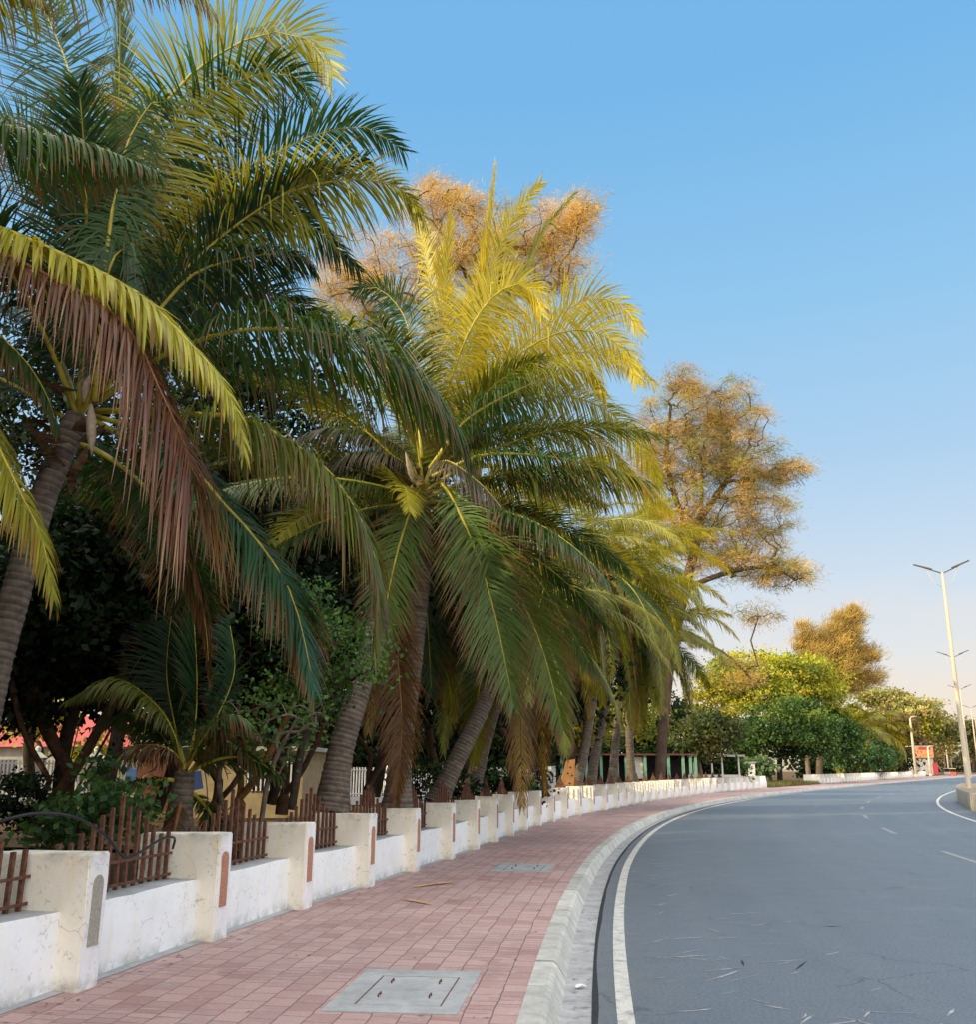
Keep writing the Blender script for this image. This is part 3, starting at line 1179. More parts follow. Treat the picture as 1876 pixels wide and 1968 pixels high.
def tree(name, label, cat, trunk_pts, r0, ell, n_clump, n_leaf, leaf, cols, seed, group=None, clump_r=.45, kind='broad', mat=None, bark=(.055, .04, .03), twig=.009, shell=.55, extra_trunks=(), flat=1.0, hang=.0, steps=3):
    """trunk and limbs grown to leaf clumps scattered through the ellipsoids ell = [(centre, radii, weight)]"""
    r = np.random.default_rng(seed)
    base = Vector(trunk_pts[0])
    t = thing(name, label, cat, base, 0, group)
    P, S = resample(catmull(trunk_pts, 10), n=max(5, int(len(trunk_pts) * 5)))
    nodes = [tuple(p) for p in P]
    par = [-1] + list(range(len(P) - 1))
    trunk_n = len(P)
    for et in extra_trunks:
        pts, attach = et
        Q, _ = resample(catmull(pts, 10), n=10)
        st = int(np.argmin(((np.array(nodes[:trunk_n]) - Q[0]) ** 2).sum(1))) if attach else -1
        for j, p in enumerate(Q):
            nodes.append(tuple(p))
            par.append(st if j == 0 else len(nodes) - 2)
    # clump centres
    W = np.array([e[2] for e in ell], dtype=float)
    W /= W.sum()
    cen = []
    for (c, rad, _), cnt in zip(ell, np.maximum(1, (W * n_clump).round().astype(int))):
        d = unit(r.normal(size=(cnt, 3)))
        rr = shell + (1 - shell) * r.random(cnt) ** .5
        cen.append(np.array(tuple(c)) + d * rr[:, None] * np.array(rad))
    cen = np.vstack(cen)
    arr = np.array(nodes)
    d0 = np.array([((arr - c) ** 2).sum(1).min() for c in cen])
    ends = []
    for c in cen[np.argsort(d0)]:
        arr = np.array(nodes)
        dv = arr - c
        dist = np.sqrt((dv ** 2).sum(1)) + np.clip(dv[:, 2], 0, None) * 1.2
        k = int(np.argmin(dist))
        a = arr[k]
        prev = k
        for j in range(1, steps + 1):
            f = j / steps
            p = a + (c - a) * f + r.normal(0, .05 * np.linalg.norm(c - a), 3) * (1 if j < steps else 0)
            p[2] += .10 * math.sin(math.pi * f) * np.linalg.norm(c - a)
            nodes.append(tuple(p))
            par.append(prev)
            prev = len(nodes) - 1
        ends.append(prev)
    cnt = np.zeros(len(nodes))
    for e in ends:
        cnt[e] += 1
    for i in range(len(nodes) - 1, -1, -1):
        if par[i] >= 0:
            cnt[par[i]] += cnt[i]
    rad = twig * np.maximum(cnt, 1) ** .5
    sc = r0 / max(rad.max(), 1e-6)
    rad = np.where(cnt > 3, rad * np.interp(np.maximum(cnt, 1) / cnt.max(), [0, 1], [1, sc]), rad)
    A = np.array(nodes)
    ei = np.array([i for i in range(len(nodes)) if par[i] >= 0])
    pi_ = np.array([par[i] for i in ei])
    a, b = A[pi_], A[ei]
    ra = np.where(cnt[pi_] > 1.8 * np.maximum(cnt[ei], 1), rad[ei] * 1.25, rad[pi_])
    rb = rad[ei]
    tt = unit(b - a)
    u = unit(np.cross(tt, np.array([.31, .9, .05])))
    w = np.cross(tt, u)
    k = 7
    th = 2 * math.pi * np.arange(k) / k
    ring = np.cos(th)[None, :, None] * u[:, None] + np.sin(th)[None, :, None] * w[:, None]
    V = np.concatenate([a[:, None] + ring * ra[:, None, None], (b + tt * rb[:, None] * .3)[:, None] + ring * rb[:, None, None]], 1)
    E = len(ei)
    bs = np.arange(E)[:, None] * 2 * k
    Q = np.concatenate([np.concatenate([bs + j, bs + (j + 1) % k, bs + k + (j + 1) % k, bs + k + j], 1) for j in range(k)], 0)
    Cc = np.tile(np.array(bark), (E * 2 * k, 1)) * r.uniform(.75, 1.2, (E * 2 * k, 1))
    link('trunk', np_mesh('trunk', V.reshape(-1, 3), Q, M['bark'], Cc, smooth=True), t, True)
    # leaves
    nc = len(cen)
    cidx = np.repeat(np.arange(nc), n_leaf)
    m = len(cidx)
    csz = clump_r * r.uniform(.6, 1.35, nc)
    off = r.normal(size=(m, 3)) * np.array([1, 1, .62 * flat]) * csz[cidx][:, None] * .62
    p = cen[cidx] + off
    cols = np.array(cols)
    zc = cen[:, 2]
    cpick = cols[r.integers(len(cols), size=nc)] * r.uniform(.65, 1.35, (nc, 1))
    cc = cpick[cidx] * r.uniform(.75, 1.25, (m, 1))
    if kind == 'broad':
        d = unit(r.normal(size=(m, 3)) + np.array([0, 0, -hang]))
        nr = unit(r.normal(size=(m, 3)) * .8 + np.array([0, 0, 1.0]))
        s = unit(np.cross(d, nr))
        ln = leaf * r.uniform(.6, 1.3, m)[:, None]
        wd = ln * .36
        bend = np.cross(s, d) * ln * .12
        V = np.stack([p, p + d * ln * .45 + s * wd + bend, p + d * ln, p + d * ln * .45 - s * wd + bend], 1)
        Q = np.arange(m)[:, None] * 4 + np.arange(4)[None]
        C = np.repeat(cc, 4, 0)
        me = np_mesh('crown', V.reshape(-1, 3), Q, M[mat or 'leaf'], C)
    else:
        out = unit(off + 1e-6)
        ln = leaf * r.uniform(.5, 1.3, m)[:, None]
        d1 = unit(out * .8 + r.normal(size=(m, 3)) * .55 + np.array([.25, 0, .25 - hang * .4]))
        if hang < 0:
            d1 = unit(out * .45 + r.normal(size=(m, 3)) * .45 + np.array([.45, 0, .55]))
        d2 = unit(d1 + np.array([.15, 0, -hang]))
        s = unit(np.cross(d1, r.normal(size=(m, 3))))
        wd = twig_w = .5 * flat_w(leaf)
        V = np.stack([p - s * wd, p + s * wd, p + d1 * ln * .5 + s * wd, p + d1 * ln * .5 - s * wd, p + d1 * ln * .5 + d2 * ln * .5 + s * wd * .3, p + d1 * ln * .5 + d2 * ln * .5 - s * wd * .3], 1)
        b6 = np.arange(m)[:, None] * 6
        Q = np.concatenate([b6 + np.array([[0, 1, 2, 3]]), b6 + np.array([[3, 2, 4, 5]])], 0)
        C = np.repeat(cc, 6, 0)
        me = np_mesh('crown', V.reshape(-1, 3), Q, M[mat or 'needle'], C)
    link('crown', me, t, True)
    return t


def flat_w(leaf):
    return max(.010, leaf * .062)


# ------------------------------------------------------------------ foreground palm and its neighbour beyond the left edge
def D(dep, *pts):
    """picture points sharing a depth, or carrying their own"""
    return [(p[0], p[1], p[2] if len(p) > 2 else dep) for p in pts]


H1 = [
    (D(9.1, (175, 735, 9.5), (250, 420), (315, 205), (431, 98), (536, 62), (600, 85), (638, 150)), dict(leaf=1.05, droop=.3, roll=R(62), tipbrown=.08, nl=128, col=GREEN * 1.1 + GREEN_YEL * .5)),
    (D(9.3, (180, 740, 9.5), (240, 460), (330, 260), (450, 160), (540, 140), (590, 170), (605, 215)), dict(leaf=.9, droop=.5, roll=R(30), nl=122)),
    (D(9.8, (185, 745, 9.5), (290, 520), (412, 360), (506, 308), (600, 262), (700, 245), (775, 292)), dict(leaf=.85, droop=.5, roll=R(45), nl=128, col=GREEN * .9)),
    (D(9.4, (190, 755, 9.5), (290, 570), (394, 461), (525, 382), (619, 352), (703, 345), (770, 365), (815, 420)), dict(leaf=.95, droop=.75, roll=R(25), nl=128, col=GREEN + GREEN_YEL * .42)),
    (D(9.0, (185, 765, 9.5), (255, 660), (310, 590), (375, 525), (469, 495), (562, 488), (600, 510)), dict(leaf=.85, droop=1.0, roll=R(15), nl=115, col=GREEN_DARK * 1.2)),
    (D(8.9, (185, 775, 9.5), (300, 690, 9.2), (430, 640), (560, 633), (700, 660, 8.7), (800, 730, 8.6), (870, 815, 8.5), (900, 890, 8.4)), dict(leaf=1.1, droop=1.2, roll=R(22), nl=142, col=GREEN * .95, tipbrown=.18)),
    (D(8.9, (185, 790, 9.5), (280, 790, 9.2), (375, 797), (461, 800), (562, 852), (637, 912, 8.7), (703, 1019, 8.6), (724, 1120, 8.5), (716, 1235, 8.5)), dict(leaf=1.1, droop=1.2, roll=R(10), nl=150, col=GREEN * .9 + GREEN_YEL * .16, tipbrown=.2)),
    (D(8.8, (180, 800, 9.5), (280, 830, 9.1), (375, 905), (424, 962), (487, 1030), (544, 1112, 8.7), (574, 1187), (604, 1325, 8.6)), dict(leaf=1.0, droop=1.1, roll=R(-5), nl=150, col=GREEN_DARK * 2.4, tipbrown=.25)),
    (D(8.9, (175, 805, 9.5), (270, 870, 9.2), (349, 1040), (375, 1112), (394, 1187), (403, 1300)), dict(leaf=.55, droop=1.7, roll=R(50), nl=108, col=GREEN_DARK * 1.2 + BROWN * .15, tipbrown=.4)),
    (D(9.2, (172, 735, 9.5), (172, 500), (161, 262), (131, 131), (90, 30), (60, -60)), dict(leaf=.95, droop=.15, roll=R(75), nl=128, col=GREEN * .85, lift=.1)),
    (D(8.8, (180, 735, 9.4), (205, 480), (240, 290), (290, 200), (318, 190), (335, 215)), dict(leaf=.6, droop=.9, roll=R(30), nl=108, col=GREEN * 1.1)),
    (D(9.3, (178, 735, 9.5), (215, 400), (228, 150), (230, -70)), dict(leaf=.9, droop=.12, roll=R(60), nl=108, a0=24, a1=14, col=GREEN * 1.2 + BROWN * .2)),
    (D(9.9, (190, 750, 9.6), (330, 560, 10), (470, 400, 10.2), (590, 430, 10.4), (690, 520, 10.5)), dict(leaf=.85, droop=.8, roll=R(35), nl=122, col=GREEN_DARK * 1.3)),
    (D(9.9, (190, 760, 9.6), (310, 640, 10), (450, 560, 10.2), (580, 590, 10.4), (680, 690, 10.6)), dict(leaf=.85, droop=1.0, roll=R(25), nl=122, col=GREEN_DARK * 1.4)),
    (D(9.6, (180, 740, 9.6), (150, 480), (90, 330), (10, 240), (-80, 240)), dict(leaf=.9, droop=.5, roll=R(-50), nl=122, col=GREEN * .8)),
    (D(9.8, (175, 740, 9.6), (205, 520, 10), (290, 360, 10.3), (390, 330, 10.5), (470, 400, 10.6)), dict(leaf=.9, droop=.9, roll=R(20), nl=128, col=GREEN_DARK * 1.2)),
    (D(8.6, (180, 770, 9.3), (200, 560), (230, 480), (255, 500), (262, 560)), dict(leaf=.7, droop=1.8, roll=R(0), nl=94, col=GREEN * .9 + np.array([.03, .04, .04]))),
]
P1c = at(150, 800, 9.5)
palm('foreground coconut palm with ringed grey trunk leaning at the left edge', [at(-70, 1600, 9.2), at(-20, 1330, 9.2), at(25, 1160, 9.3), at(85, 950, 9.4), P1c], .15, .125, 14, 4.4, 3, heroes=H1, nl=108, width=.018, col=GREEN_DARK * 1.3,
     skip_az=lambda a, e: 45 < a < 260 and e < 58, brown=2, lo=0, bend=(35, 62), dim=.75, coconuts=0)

P0c = at(-250, 500, 7.6)
H0 = [
    (D(7.0, (-250, 480, 7.6), (-120, 415, 7.2), (0, 440), (131, 495), (262, 562), (337, 632), (412, 712), (457, 800), (468, 868)), dict(leaf=.72, droop=1.2, roll=R(-6), nl=120, width=.024, col=GREEN * 1.1 + GREEN_YEL * .55, tipbrown=.12, a0=75)),
    (D(6.8, (-250, 500, 7.6), (-120, 455, 7.0), (0, 487), (94, 532), (150, 560), (206, 592), (262, 652), (305, 745), (349, 840), (368, 900)), dict(leaf=1.15, tail=True, droop=2.1, roll=R(0), nl=115, width=.014, col=np.array([.17, .062, .042]), tip=np.array([.34, .20, .13]), tipbrown=.22, rib='midrib_dry', gaps=.06, a1=50)),
    (D(7.1, (-250, 560, 7.6), (-160, 560), (-60, 600), (0, 647), (56, 704), (94, 771), (111, 830)), dict(leaf=.5, droop=1.5, roll=R(10), nl=94, col=GREEN * .8, tipbrown=.2)),
    (D(7.0, (-250, 600, 7.6), (-150, 650), (-60, 760), (0, 865), (37, 944), (75, 1019), (92, 1085), (104, 1150)), dict(leaf=.68, droop=1.5, roll=R(0), nl=101, col=GREEN + GREEN_YEL * .45, tip=np.array([.32, .2, .03]), tipbrown=.3)),
    (D(7.0, (-250, 480, 7.6), (-180, 330), (-90, 245), (0, 240), (75, 258), (169, 277), (292, 325)), dict(leaf=.75, droop=1.7, roll=R(0), nl=115, col=GREEN * .9, tipbrown=.18)),
    (D(6.8, (-250, 480, 7.6), (-210, 200), (-110, 20), (20, -70), (150, -100), (290, -75), (390, -10), (410, 40)), dict(leaf=.75, droop=1.6, roll=R(0), nl=115, col=GREEN + GREEN_YEL * .25, tipbrown=.2)),
    (D(6.5, (-250, 480, 7.6), (-230, 180), (-160, -20), (-60, -60), (30, -50), (80, 0)), dict(leaf=.8, droop=1.6, roll=R(10), nl=115, col=GREEN + GREEN_YEL * .3, tipbrown=.2)),
]
palm('coconut palm beyond the left edge whose brown and green fronds hang into view', [at(-420, 1560, 7.4), at(-370, 1100, 7.4), at(-290, 760, 7.5), P0c], .15, .12, 14, 3.8, 11, heroes=H0, nl=74, skip_az=lambda a, e: 20 < a < 200 and True, bits=False, lo=0, bend=(35, 60), brown=2)

# dry sheath pieces at the foreground crown are in crown_bits

# ------------------------------------------------------------------ the big sunlit palm
GY = GREEN * .8 + GREEN_YEL * .72  # lit fronds: sunlight painted in as yellow
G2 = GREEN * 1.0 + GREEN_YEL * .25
H2 = [
    (D(16.2, (815, 885, 17), (864, 734, 16.5), (901, 638), (943, 575), (993, 546), (1026, 566), (1041, 605)), dict(leaf=1.0, droop=.35, roll=R(60), nl=122, col=GY)),
    (D(17, (815, 880), (850, 621), (857, 521), (868, 415)), dict(leaf=.85, droop=.15, roll=R(40), nl=108, col=GY, a0=30, a1=15)),
    (D(17.2, (820, 880), (900, 620), (934, 513), (947, 396), (953, 320)), dict(leaf=.8, droop=.12, roll=R(20), nl=108, col=GY, a0=32, a1=16)),
    (D(17.2, (825, 880), (905, 660), (947, 530), (976, 438), (1009, 388), (1040, 352)), dict(leaf=.9, droop=.2, roll=R(55), nl=115, col=GY, a0=48, a1=22)),
    (D(17.8, (825, 880), (940, 650), (1014, 513), (1047, 442), (1105, 372)), dict(leaf=.7, droop=.2, roll=R(10), nl=108, col=G2, a0=36, a1=18)),
    (D(17.4, (835, 885), (930, 745), (1018, 655), (1089, 596), (1143, 572), (1197, 592), (1232, 640)), dict(leaf=.95, droop=.45, roll=R(45), nl=122, col=GY)),
    (D(16.6, (835, 890), (920, 765), (989, 688), (1068, 642), (1139, 637), (1197, 672), (1225, 735)), dict(leaf=.95, droop=.5, roll=R(50), nl=122, col=GY)),
    (D(16.2, (825, 900), (893, 809), (985, 755), (1076, 717), (1130, 714), (1165, 760)), dict(leaf=.95, droop=1.0, roll=R(30), nl=122, col=GREEN * 1.1, ygrad=.6)),
    (D(16.2, (830, 915), (889, 888), (934, 873), (1047, 876), (1151, 898), (1235, 932), (1288, 980)), dict(leaf=.95, droop=1.1, roll=R(18), nl=128, col=GREEN * 1.1, ygrad=.6, tip=np.array([.5, .22, .03]))),
    (D(16.4, (810, 880), (789, 655), (764, 588), (722, 553), (680, 560)), dict(leaf=.9, droop=.45, roll=R(-50), nl=115, col=GREEN_DARK * 1.6)),
    (D(17.5, (815, 880), (836, 650), (818, 500), (795, 400)), dict(leaf=.8, droop=.25, roll=R(-40), nl=108, col=GY, a0=50)),
    (D(15.9, (840, 900, 17), (860, 886), (909, 918), (955, 963), (990, 1020)), dict(leaf=.75, droop=1.7, roll=R(0), nl=94, col=GREY * .75, tip=GREY, tipbrown=.4, gaps=.15)),
    (D(16.2, (808, 940, 17), (796, 961), (762, 1066), (737, 1191), (729, 1290)), dict(leaf=.9, side0=(-1, .05, .1), droop=.5, roll=R(8), nl=122, col=GREEN * 1.25 + GREEN_YEL * .10, tipbrown=.25, start=.1)),
    (D(15.9, (845, 925, 17), (871, 961), (917, 1066), (954, 1191), (988, 1360)), dict(leaf=1.1, droop=.45, roll=R(-8), nl=135, col=GREEN * 1.3 + GREEN_YEL * .07 + np.array([.02, .025, .025]), tipbrown=.25, side0=(-.96, .1, .26))),
    (D(15.9, (850, 930, 17), (917, 1028), (992, 1136), (1042, 1245), (1084, 1405)), dict(leaf=1.0, side0=(-.88, .2, .42), droop=.6, roll=R(0), nl=135, col=GREEN * 1.1 + GREEN_YEL * .10, tipbrown=.25, tip=BROWN)),
    (D(16.4, (850, 930, 17), (954, 1010), (1021, 1096), (1083, 1186), (1144, 1292)), dict(leaf=.95, side0=(-.75, .3, .6), droop=.7, roll=R(0), nl=128, col=GREEN * 1.1 + GREEN_YEL * .03, tipbrown=.3)),
    (D(16.5, (800, 960, 17), (770, 1090), (764, 1250), (772, 1400), (760, 1545)), dict(leaf=.75, droop=.8, roll=R(0), nl=128, col=BROWN * .85, tip=BROWN * 1.2, rib='midrib_dry', start=.25, width=.014, side0=(-.95, .2, 0))),
    (D(16.8, (805, 925, 17), (760, 880), (693, 868), (622, 894)), dict(leaf=.65, droop=1.6, roll=R(0), nl=101, col=GREEN_DARK * 1.4 + GREY * .2, tip=GREY, tipbrown=.4)),
    (D(17.2, (805, 920, 17), (770, 860), (700, 832), (615, 826), (560, 850)), dict(leaf=.7, droop=1.4, roll=R(0), nl=108, col=GREEN_DARK * 1.3 + GREY * .2, tip=GREY, tipbrown=.35)),
    (D(17.6, (825, 915, 17), (900, 850), (968, 826), (1068, 818), (1151, 848), (1217, 910)), dict(leaf=.95, droop=1.0, roll=R(20), nl=122, col=GREEN * .9, ygrad=.6)),
    (D(18.0, (825, 905, 17), (930, 810), (1060, 760), (1170, 790), (1240, 870), (1275, 950)), dict(leaf=.95, droop=.9, roll=R(30), nl=122, col=GREEN, ygrad=.7)),
    (D(18.2, (825, 895, 17), (960, 740), (1080, 680), (1190, 690), (1260, 740)), dict(leaf=.95, droop=.7, roll=R(30), nl=122, col=GY)),
    (D(17.8, (815, 890, 17), (740, 700), (680, 620), (620, 600), (560, 640)), dict(leaf=.9, droop=.8, roll=R(-30), nl=115, col=GREEN + GREEN_YEL * .4)),
]
P2c = at(812, 945, 17)
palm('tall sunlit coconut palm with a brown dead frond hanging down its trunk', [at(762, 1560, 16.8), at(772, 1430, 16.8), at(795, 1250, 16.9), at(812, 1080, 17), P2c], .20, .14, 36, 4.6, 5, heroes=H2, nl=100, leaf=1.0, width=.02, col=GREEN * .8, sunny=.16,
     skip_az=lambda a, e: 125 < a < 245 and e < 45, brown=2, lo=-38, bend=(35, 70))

# the others along the wall
PALMS = [
    ('thick trunked palm leaning right between the young palm and the sunlit palm', [(635, 1560, 15.4), (655, 1440, 15.5), (690, 1320, 15.7), (735, 1150, 16.5), (760, 1040, 18.5)], .21, .15, 18, 3.9, 21),
    ('smooth brown trunk leaning steeply right, just right of the sunlit palm', [(838, 1545, 21), (880, 1455, 21.2), (928, 1360, 21.5), (975, 1240, 22), (1000, 1150, 23)], .19, .15, 22, 4.4, 22),
    ('darker leaning palm directly behind the steeply leaning smooth trunk', [(905, 1520, 25.5), (925, 1450, 25.6), (948, 1370, 26), (1000, 1210, 26.5), (1055, 1055, 27)], .19, .14, 28, 4.8, 23),
    ('slender palm first of three close curved trunks behind the picket panels', [(1106, 1512, 38), (1120, 1460, 38), (1134, 1380, 38), (1150, 1260, 38), (1158, 1085, 38)], .2, .15, 32, 5.4, 24),
    ('middle palm of three close curved trunks behind the picket panels', [(1136, 1512, 42), (1145, 1450, 42), (1160, 1380, 42), (1175, 1290, 42), (1200, 1160, 42)], .2, .15, 30, 5.4, 25),
    ('shorter palm last of three close curved trunks behind the picket panels', [(1178, 1506, 45), (1182, 1450, 45), (1188, 1390, 45), (1200, 1320, 45), (1245, 1205, 45)], .2, .15, 34, 4.9, 26),
    ('yellow topped palm rising in front of the tall casuarina', [(1215, 1500, 49), (1210, 1400, 49), (1210, 1230, 49), (1222, 1065, 49)], .2, .15, 38, 5.2, 27),
]
for (lab, tp, r0, r1, n, ln, sd) in PALMS:
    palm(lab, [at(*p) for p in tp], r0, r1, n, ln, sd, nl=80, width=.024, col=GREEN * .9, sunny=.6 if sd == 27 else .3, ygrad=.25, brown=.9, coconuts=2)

# young palm in front
HY = [
    (D(12.5, (352, 1478, 12.6), (330, 1400), (290, 1345), (220, 1305), (130, 1345)), dict(leaf=.5, droop=1.2, roll=R(0), nl=101, r0=.018, col=GREEN * .8 + GREEN_YEL * .15)),
    (D(12.7, (358, 1478, 12.6), (374, 1400), (378, 1300), (372, 1180)), dict(leaf=.75, droop=.12, roll=R(70), nl=101, r0=.018, col=GREEN_DARK * 1.1, a0=60, start=.25)),
    (D(12.3, (358, 1480, 12.6), (385, 1425), (425, 1378), (465, 1378), (498, 1412)), dict(leaf=.45, droop=1.3, roll=R(0), nl=94, r0=.018, col=GREEN * 1.1, tipbrown=.3)),
    (D(12.2, (352, 1485, 12.6), (338, 1450), (300, 1432), (240, 1440), (180, 1500)), dict(leaf=.4, droop=1.4, roll=R(0), nl=88, r0=.018, col=BROWN * .7, gaps=.2)),
    (D(12.4, (362, 1485, 12.6), (400, 1440), (440, 1400), (480, 1440), (495, 1500)), dict(leaf=.45, droop=1.9, roll=R(0), nl=88, r0=.018, col=BROWN * .7 + GREEN * .3, gaps=.2)),
    (D(13.0, (358, 1478, 12.6), (410, 1390), (450, 1290), (440, 1190)), dict(leaf=.7, droop=.3, roll=R(60), nl=94, r0=.018, col=GREEN_DARK, start=.25)),
    (D(13.0, (355, 1478, 12.6), (335, 1390), (320, 1290), (330, 1170)), dict(leaf=.7, droop=.3, roll=R(60), nl=94, r0=.018, col=GREEN_DARK, start=.25)),
    (D(12.9, (355, 1480, 12.6), (300, 1400), (250, 1370), (190, 1390)), dict(leaf=.5, droop=1.0, roll=R(10), nl=94, r0=.018, col=GREEN * .6)),
]
palm('short young palm with a stout stubby stem behind the second pillar', [at(342, 1600, 12.6), at(345, 1560, 12.6), at(350, 1520, 12.6), at(355, 1482, 12.6)], .15, .12, 5, 1.7, 31, heroes=HY, nl=74, leaf=.5, width=.016, bits=False, boss=1.35, name='young_palm', group=None, brown=.7)

# far palms
for (lab, b, c, n, sd) in (('bushy far palm with yellow fronds sweeping right, beyond the green shrubs', (1625, 1496, 150), (1640, 1408, 150), 34, 41), ('farther bushy palm behind the yellow one near the far street lamp', (1672, 1494, 168), (1683, 1402, 168), 30, 42)):
    palm(lab, [at(*b), at((b[0] + c[0]) / 2 + 2, (b[1] + c[1]) / 2, b[2]), at(*c)], .38, .28, n, 7.4, sd, nl=59, width=.085, leaf=1.9, col=GREEN * .9 + GREEN_YEL * .42, bits=False, group='far palms beyond the gap in the wall')

# ------------------------------------------------------------------ casuarinas
CAS = [(.58, .38, .10), (.44, .34, .10), (.62, .41, .11), (.18, .17, .07), (.50, .33, .14), (.28, .26, .09), (.34, .34, .10)]
dC = 59
tree('casuarina_tree', 'tall open casuarina with orange brown foliage and dark forked limbs right of the palms', 'tree',
     [at(1268, 1510, dC), at(1275, 1400, dC), at(1290, 1260, dC), at(1318, 1130, dC), at(1345, 1010, dC), at(1350, 900, dC)], .33,
     [(at(1310, 830, dC), (3.04, 2.64, 3.43), 2.2), (at(1390, 810, dC), (3.04, 2.64, 2.90), 2.2), (at(1440, 900, dC), (3.04, 2.64, 2.90), 2.0), (at(1350, 930, dC), (3.96, 2.90, 3.17), 2.2), (at(1450, 1000, dC), (2.90, 2.38, 2.38), 1.5), (at(1510, 905, dC), (1.72, 1.58, 0.79), .45),
      (at(1310, 1010, dC), (2.90, 2.38, 2.51), 1.4), (at(1400, 1070, dC), (3.70, 2.38, 1.45), 1.4), (at(1500, 1100, dC), (2.51, 1.85, 0.92), .9), (at(1320, 735, dC), (1.45, 1.32, 1.19), .45), (at(1440, 1180, dC), (2.11, 1.32, 0.66), .2), (at(1420, 1290, dC), (2.11, 1.32, 1.06), .3), (at(1260, 900, dC), (2.11, 1.85, 2.38), .8)],
     900, 100, .34, CAS, 51, clump_r=.52, shell=.0, kind='needle', hang=.5, bark=(.11, .08, .06), twig=.014,
     extra_trunks=[([at(1300, 1230, dC), at(1350, 1235, dC), at(1400, 1260, dC), at(1440, 1300, dC), at(1470, 1340, dC)], True), ([at(1335, 1050, dC), at(1300, 960, dC), at(1282, 880, dC), at(1290, 780, dC)], True), ([at(1345, 1000, dC), at(1400, 920, dC), at(1440, 860, dC)], True), ([at(1318, 1130, dC), at(1400, 1100, dC), at(1480, 1090, dC), at(1530, 1115, dC)], True)])
dC = 30
tree('casuarina_tree', 'orange casuarina rising behind the top of the sunlit palm', 'tree',
     [at(900, 1520, dC), at(905, 1200, dC), at(915, 800, dC), at(930, 560, dC)], .24,
     [(at(860, 500, dC), (3.6, 2.2, 2.5), 3.4), (at(1050, 480, dC), (1.9, 1.6, 1.8), 2.0), (at(1105, 415, dC), (.95, .9, .8), .6), (at(680, 560, dC), (1.9, 1.5, 1.3), 1.2), (at(860, 385, dC), (1.2, 1.0, 1.0), .7)],
     540, 95, .21, [(.70, .46, .13), (.70, .50, .16), (.54, .37, .11), (.40, .30, .10)], 52, clump_r=.36, shell=.0, kind='needle', hang=.35, bark=(.12, .09, .06), twig=.008)
dC = 142
tree('casuarina_tree', 'feathery casuarina with upswept plumes against the pale sky far right', 'tree',
     [at(1575, 1490, dC), at(1580, 1400, dC), at(1600, 1300, dC), at(1625, 1200, dC)], .5,
     [(at(1594, 1275, dC), (4.9, 3.6, 5.2), 4.5), (at(1618, 1225, dC), (2.6, 2.0, 3.8), 2.0), (at(1640, 1185, dC), (1.2, 1.0, 1.6), .4), (at(1548, 1235, dC), (1.6, 1.5, 3.0), .8), (at(1655, 1260, dC), (2.4, 1.8, 1.6), .7), (at(1655, 1305, dC), (3.0, 2.2, 1.8), .9)],
     520, 110, .8, [(.48, .35, .11), (.40, .31, .11), (.54, .39, .12)], 53, clump_r=.95, shell=.0, kind='needle', hang=-.3, bark=(.12, .09, .06), twig=.014)

# ------------------------------------------------------------------ broadleaf trees
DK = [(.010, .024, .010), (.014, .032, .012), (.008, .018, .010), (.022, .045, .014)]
MID = [(.065, .13, .035), (.08, .155, .04), (.05, .105, .035)]
BRIGHT = [(.07, .15, .04), (.06, .13, .045), (.08, .16, .035)]
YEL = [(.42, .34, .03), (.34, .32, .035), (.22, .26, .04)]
TAN = [(.46, .36, .14), (.38, .33, .13), (.32, .33, .12), (.44, .40, .14)]  # lightened to hold some distance haze


def btree(lab, base, top, ell, nc, nl, leaf, cols, seed, group='broadleaf trees behind the palms', r0=.10, k=1.0, **kw):
    base, top = (base[0], HZ + 1.62 * F0 / (base[2] * k) if k != 1 else base[1], base[2] * k), (*top[:2], top[2] * k)
    ell = [(e[0], e[1], e[2] * k, e[3] * k, e[4] * k, e[5] * k, e[6]) for e in ell]
    leaf, r0 = leaf * k, r0 * k
    for q_ in ('clump_r', 'twig'):
        if q_ in kw:
            kw[q_] *= k
    b, c = at(*base), at(*top)
    mid = (b + c) / 2 + Vector((rng.normal(0, .15), rng.normal(0, .15), 0))
    d = base[2]
    el = [(at(x, y, dd), (rx, ry, rz), w) for (x, y, dd, rx, ry, rz, w) in ell]
    return tree('broadleaf_tree', lab, 'tree', [b, mid, c], r0, el, nc, nl, leaf, cols, seed, group, **kw)


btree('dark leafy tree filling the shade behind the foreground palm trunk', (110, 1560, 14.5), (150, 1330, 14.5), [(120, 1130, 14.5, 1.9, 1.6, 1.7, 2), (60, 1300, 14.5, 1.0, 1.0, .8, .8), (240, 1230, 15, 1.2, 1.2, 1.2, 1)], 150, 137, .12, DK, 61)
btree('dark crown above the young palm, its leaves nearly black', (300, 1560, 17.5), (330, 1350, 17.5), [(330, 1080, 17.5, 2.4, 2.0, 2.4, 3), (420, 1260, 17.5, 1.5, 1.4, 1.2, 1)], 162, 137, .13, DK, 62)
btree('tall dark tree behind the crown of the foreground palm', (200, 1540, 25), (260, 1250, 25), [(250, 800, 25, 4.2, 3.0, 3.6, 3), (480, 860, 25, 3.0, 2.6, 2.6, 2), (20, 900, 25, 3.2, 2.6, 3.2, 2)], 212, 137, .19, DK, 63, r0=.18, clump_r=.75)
btree('dark tree between the thick trunked palm and the young palm', (520, 1545, 19), (530, 1350, 19), [(540, 1140, 19, 2.2, 2.0, 2.0, 2), (480, 1290, 19, 1.4, 1.4, 1.0, 1)], 137, 130, .14, DK, 64)
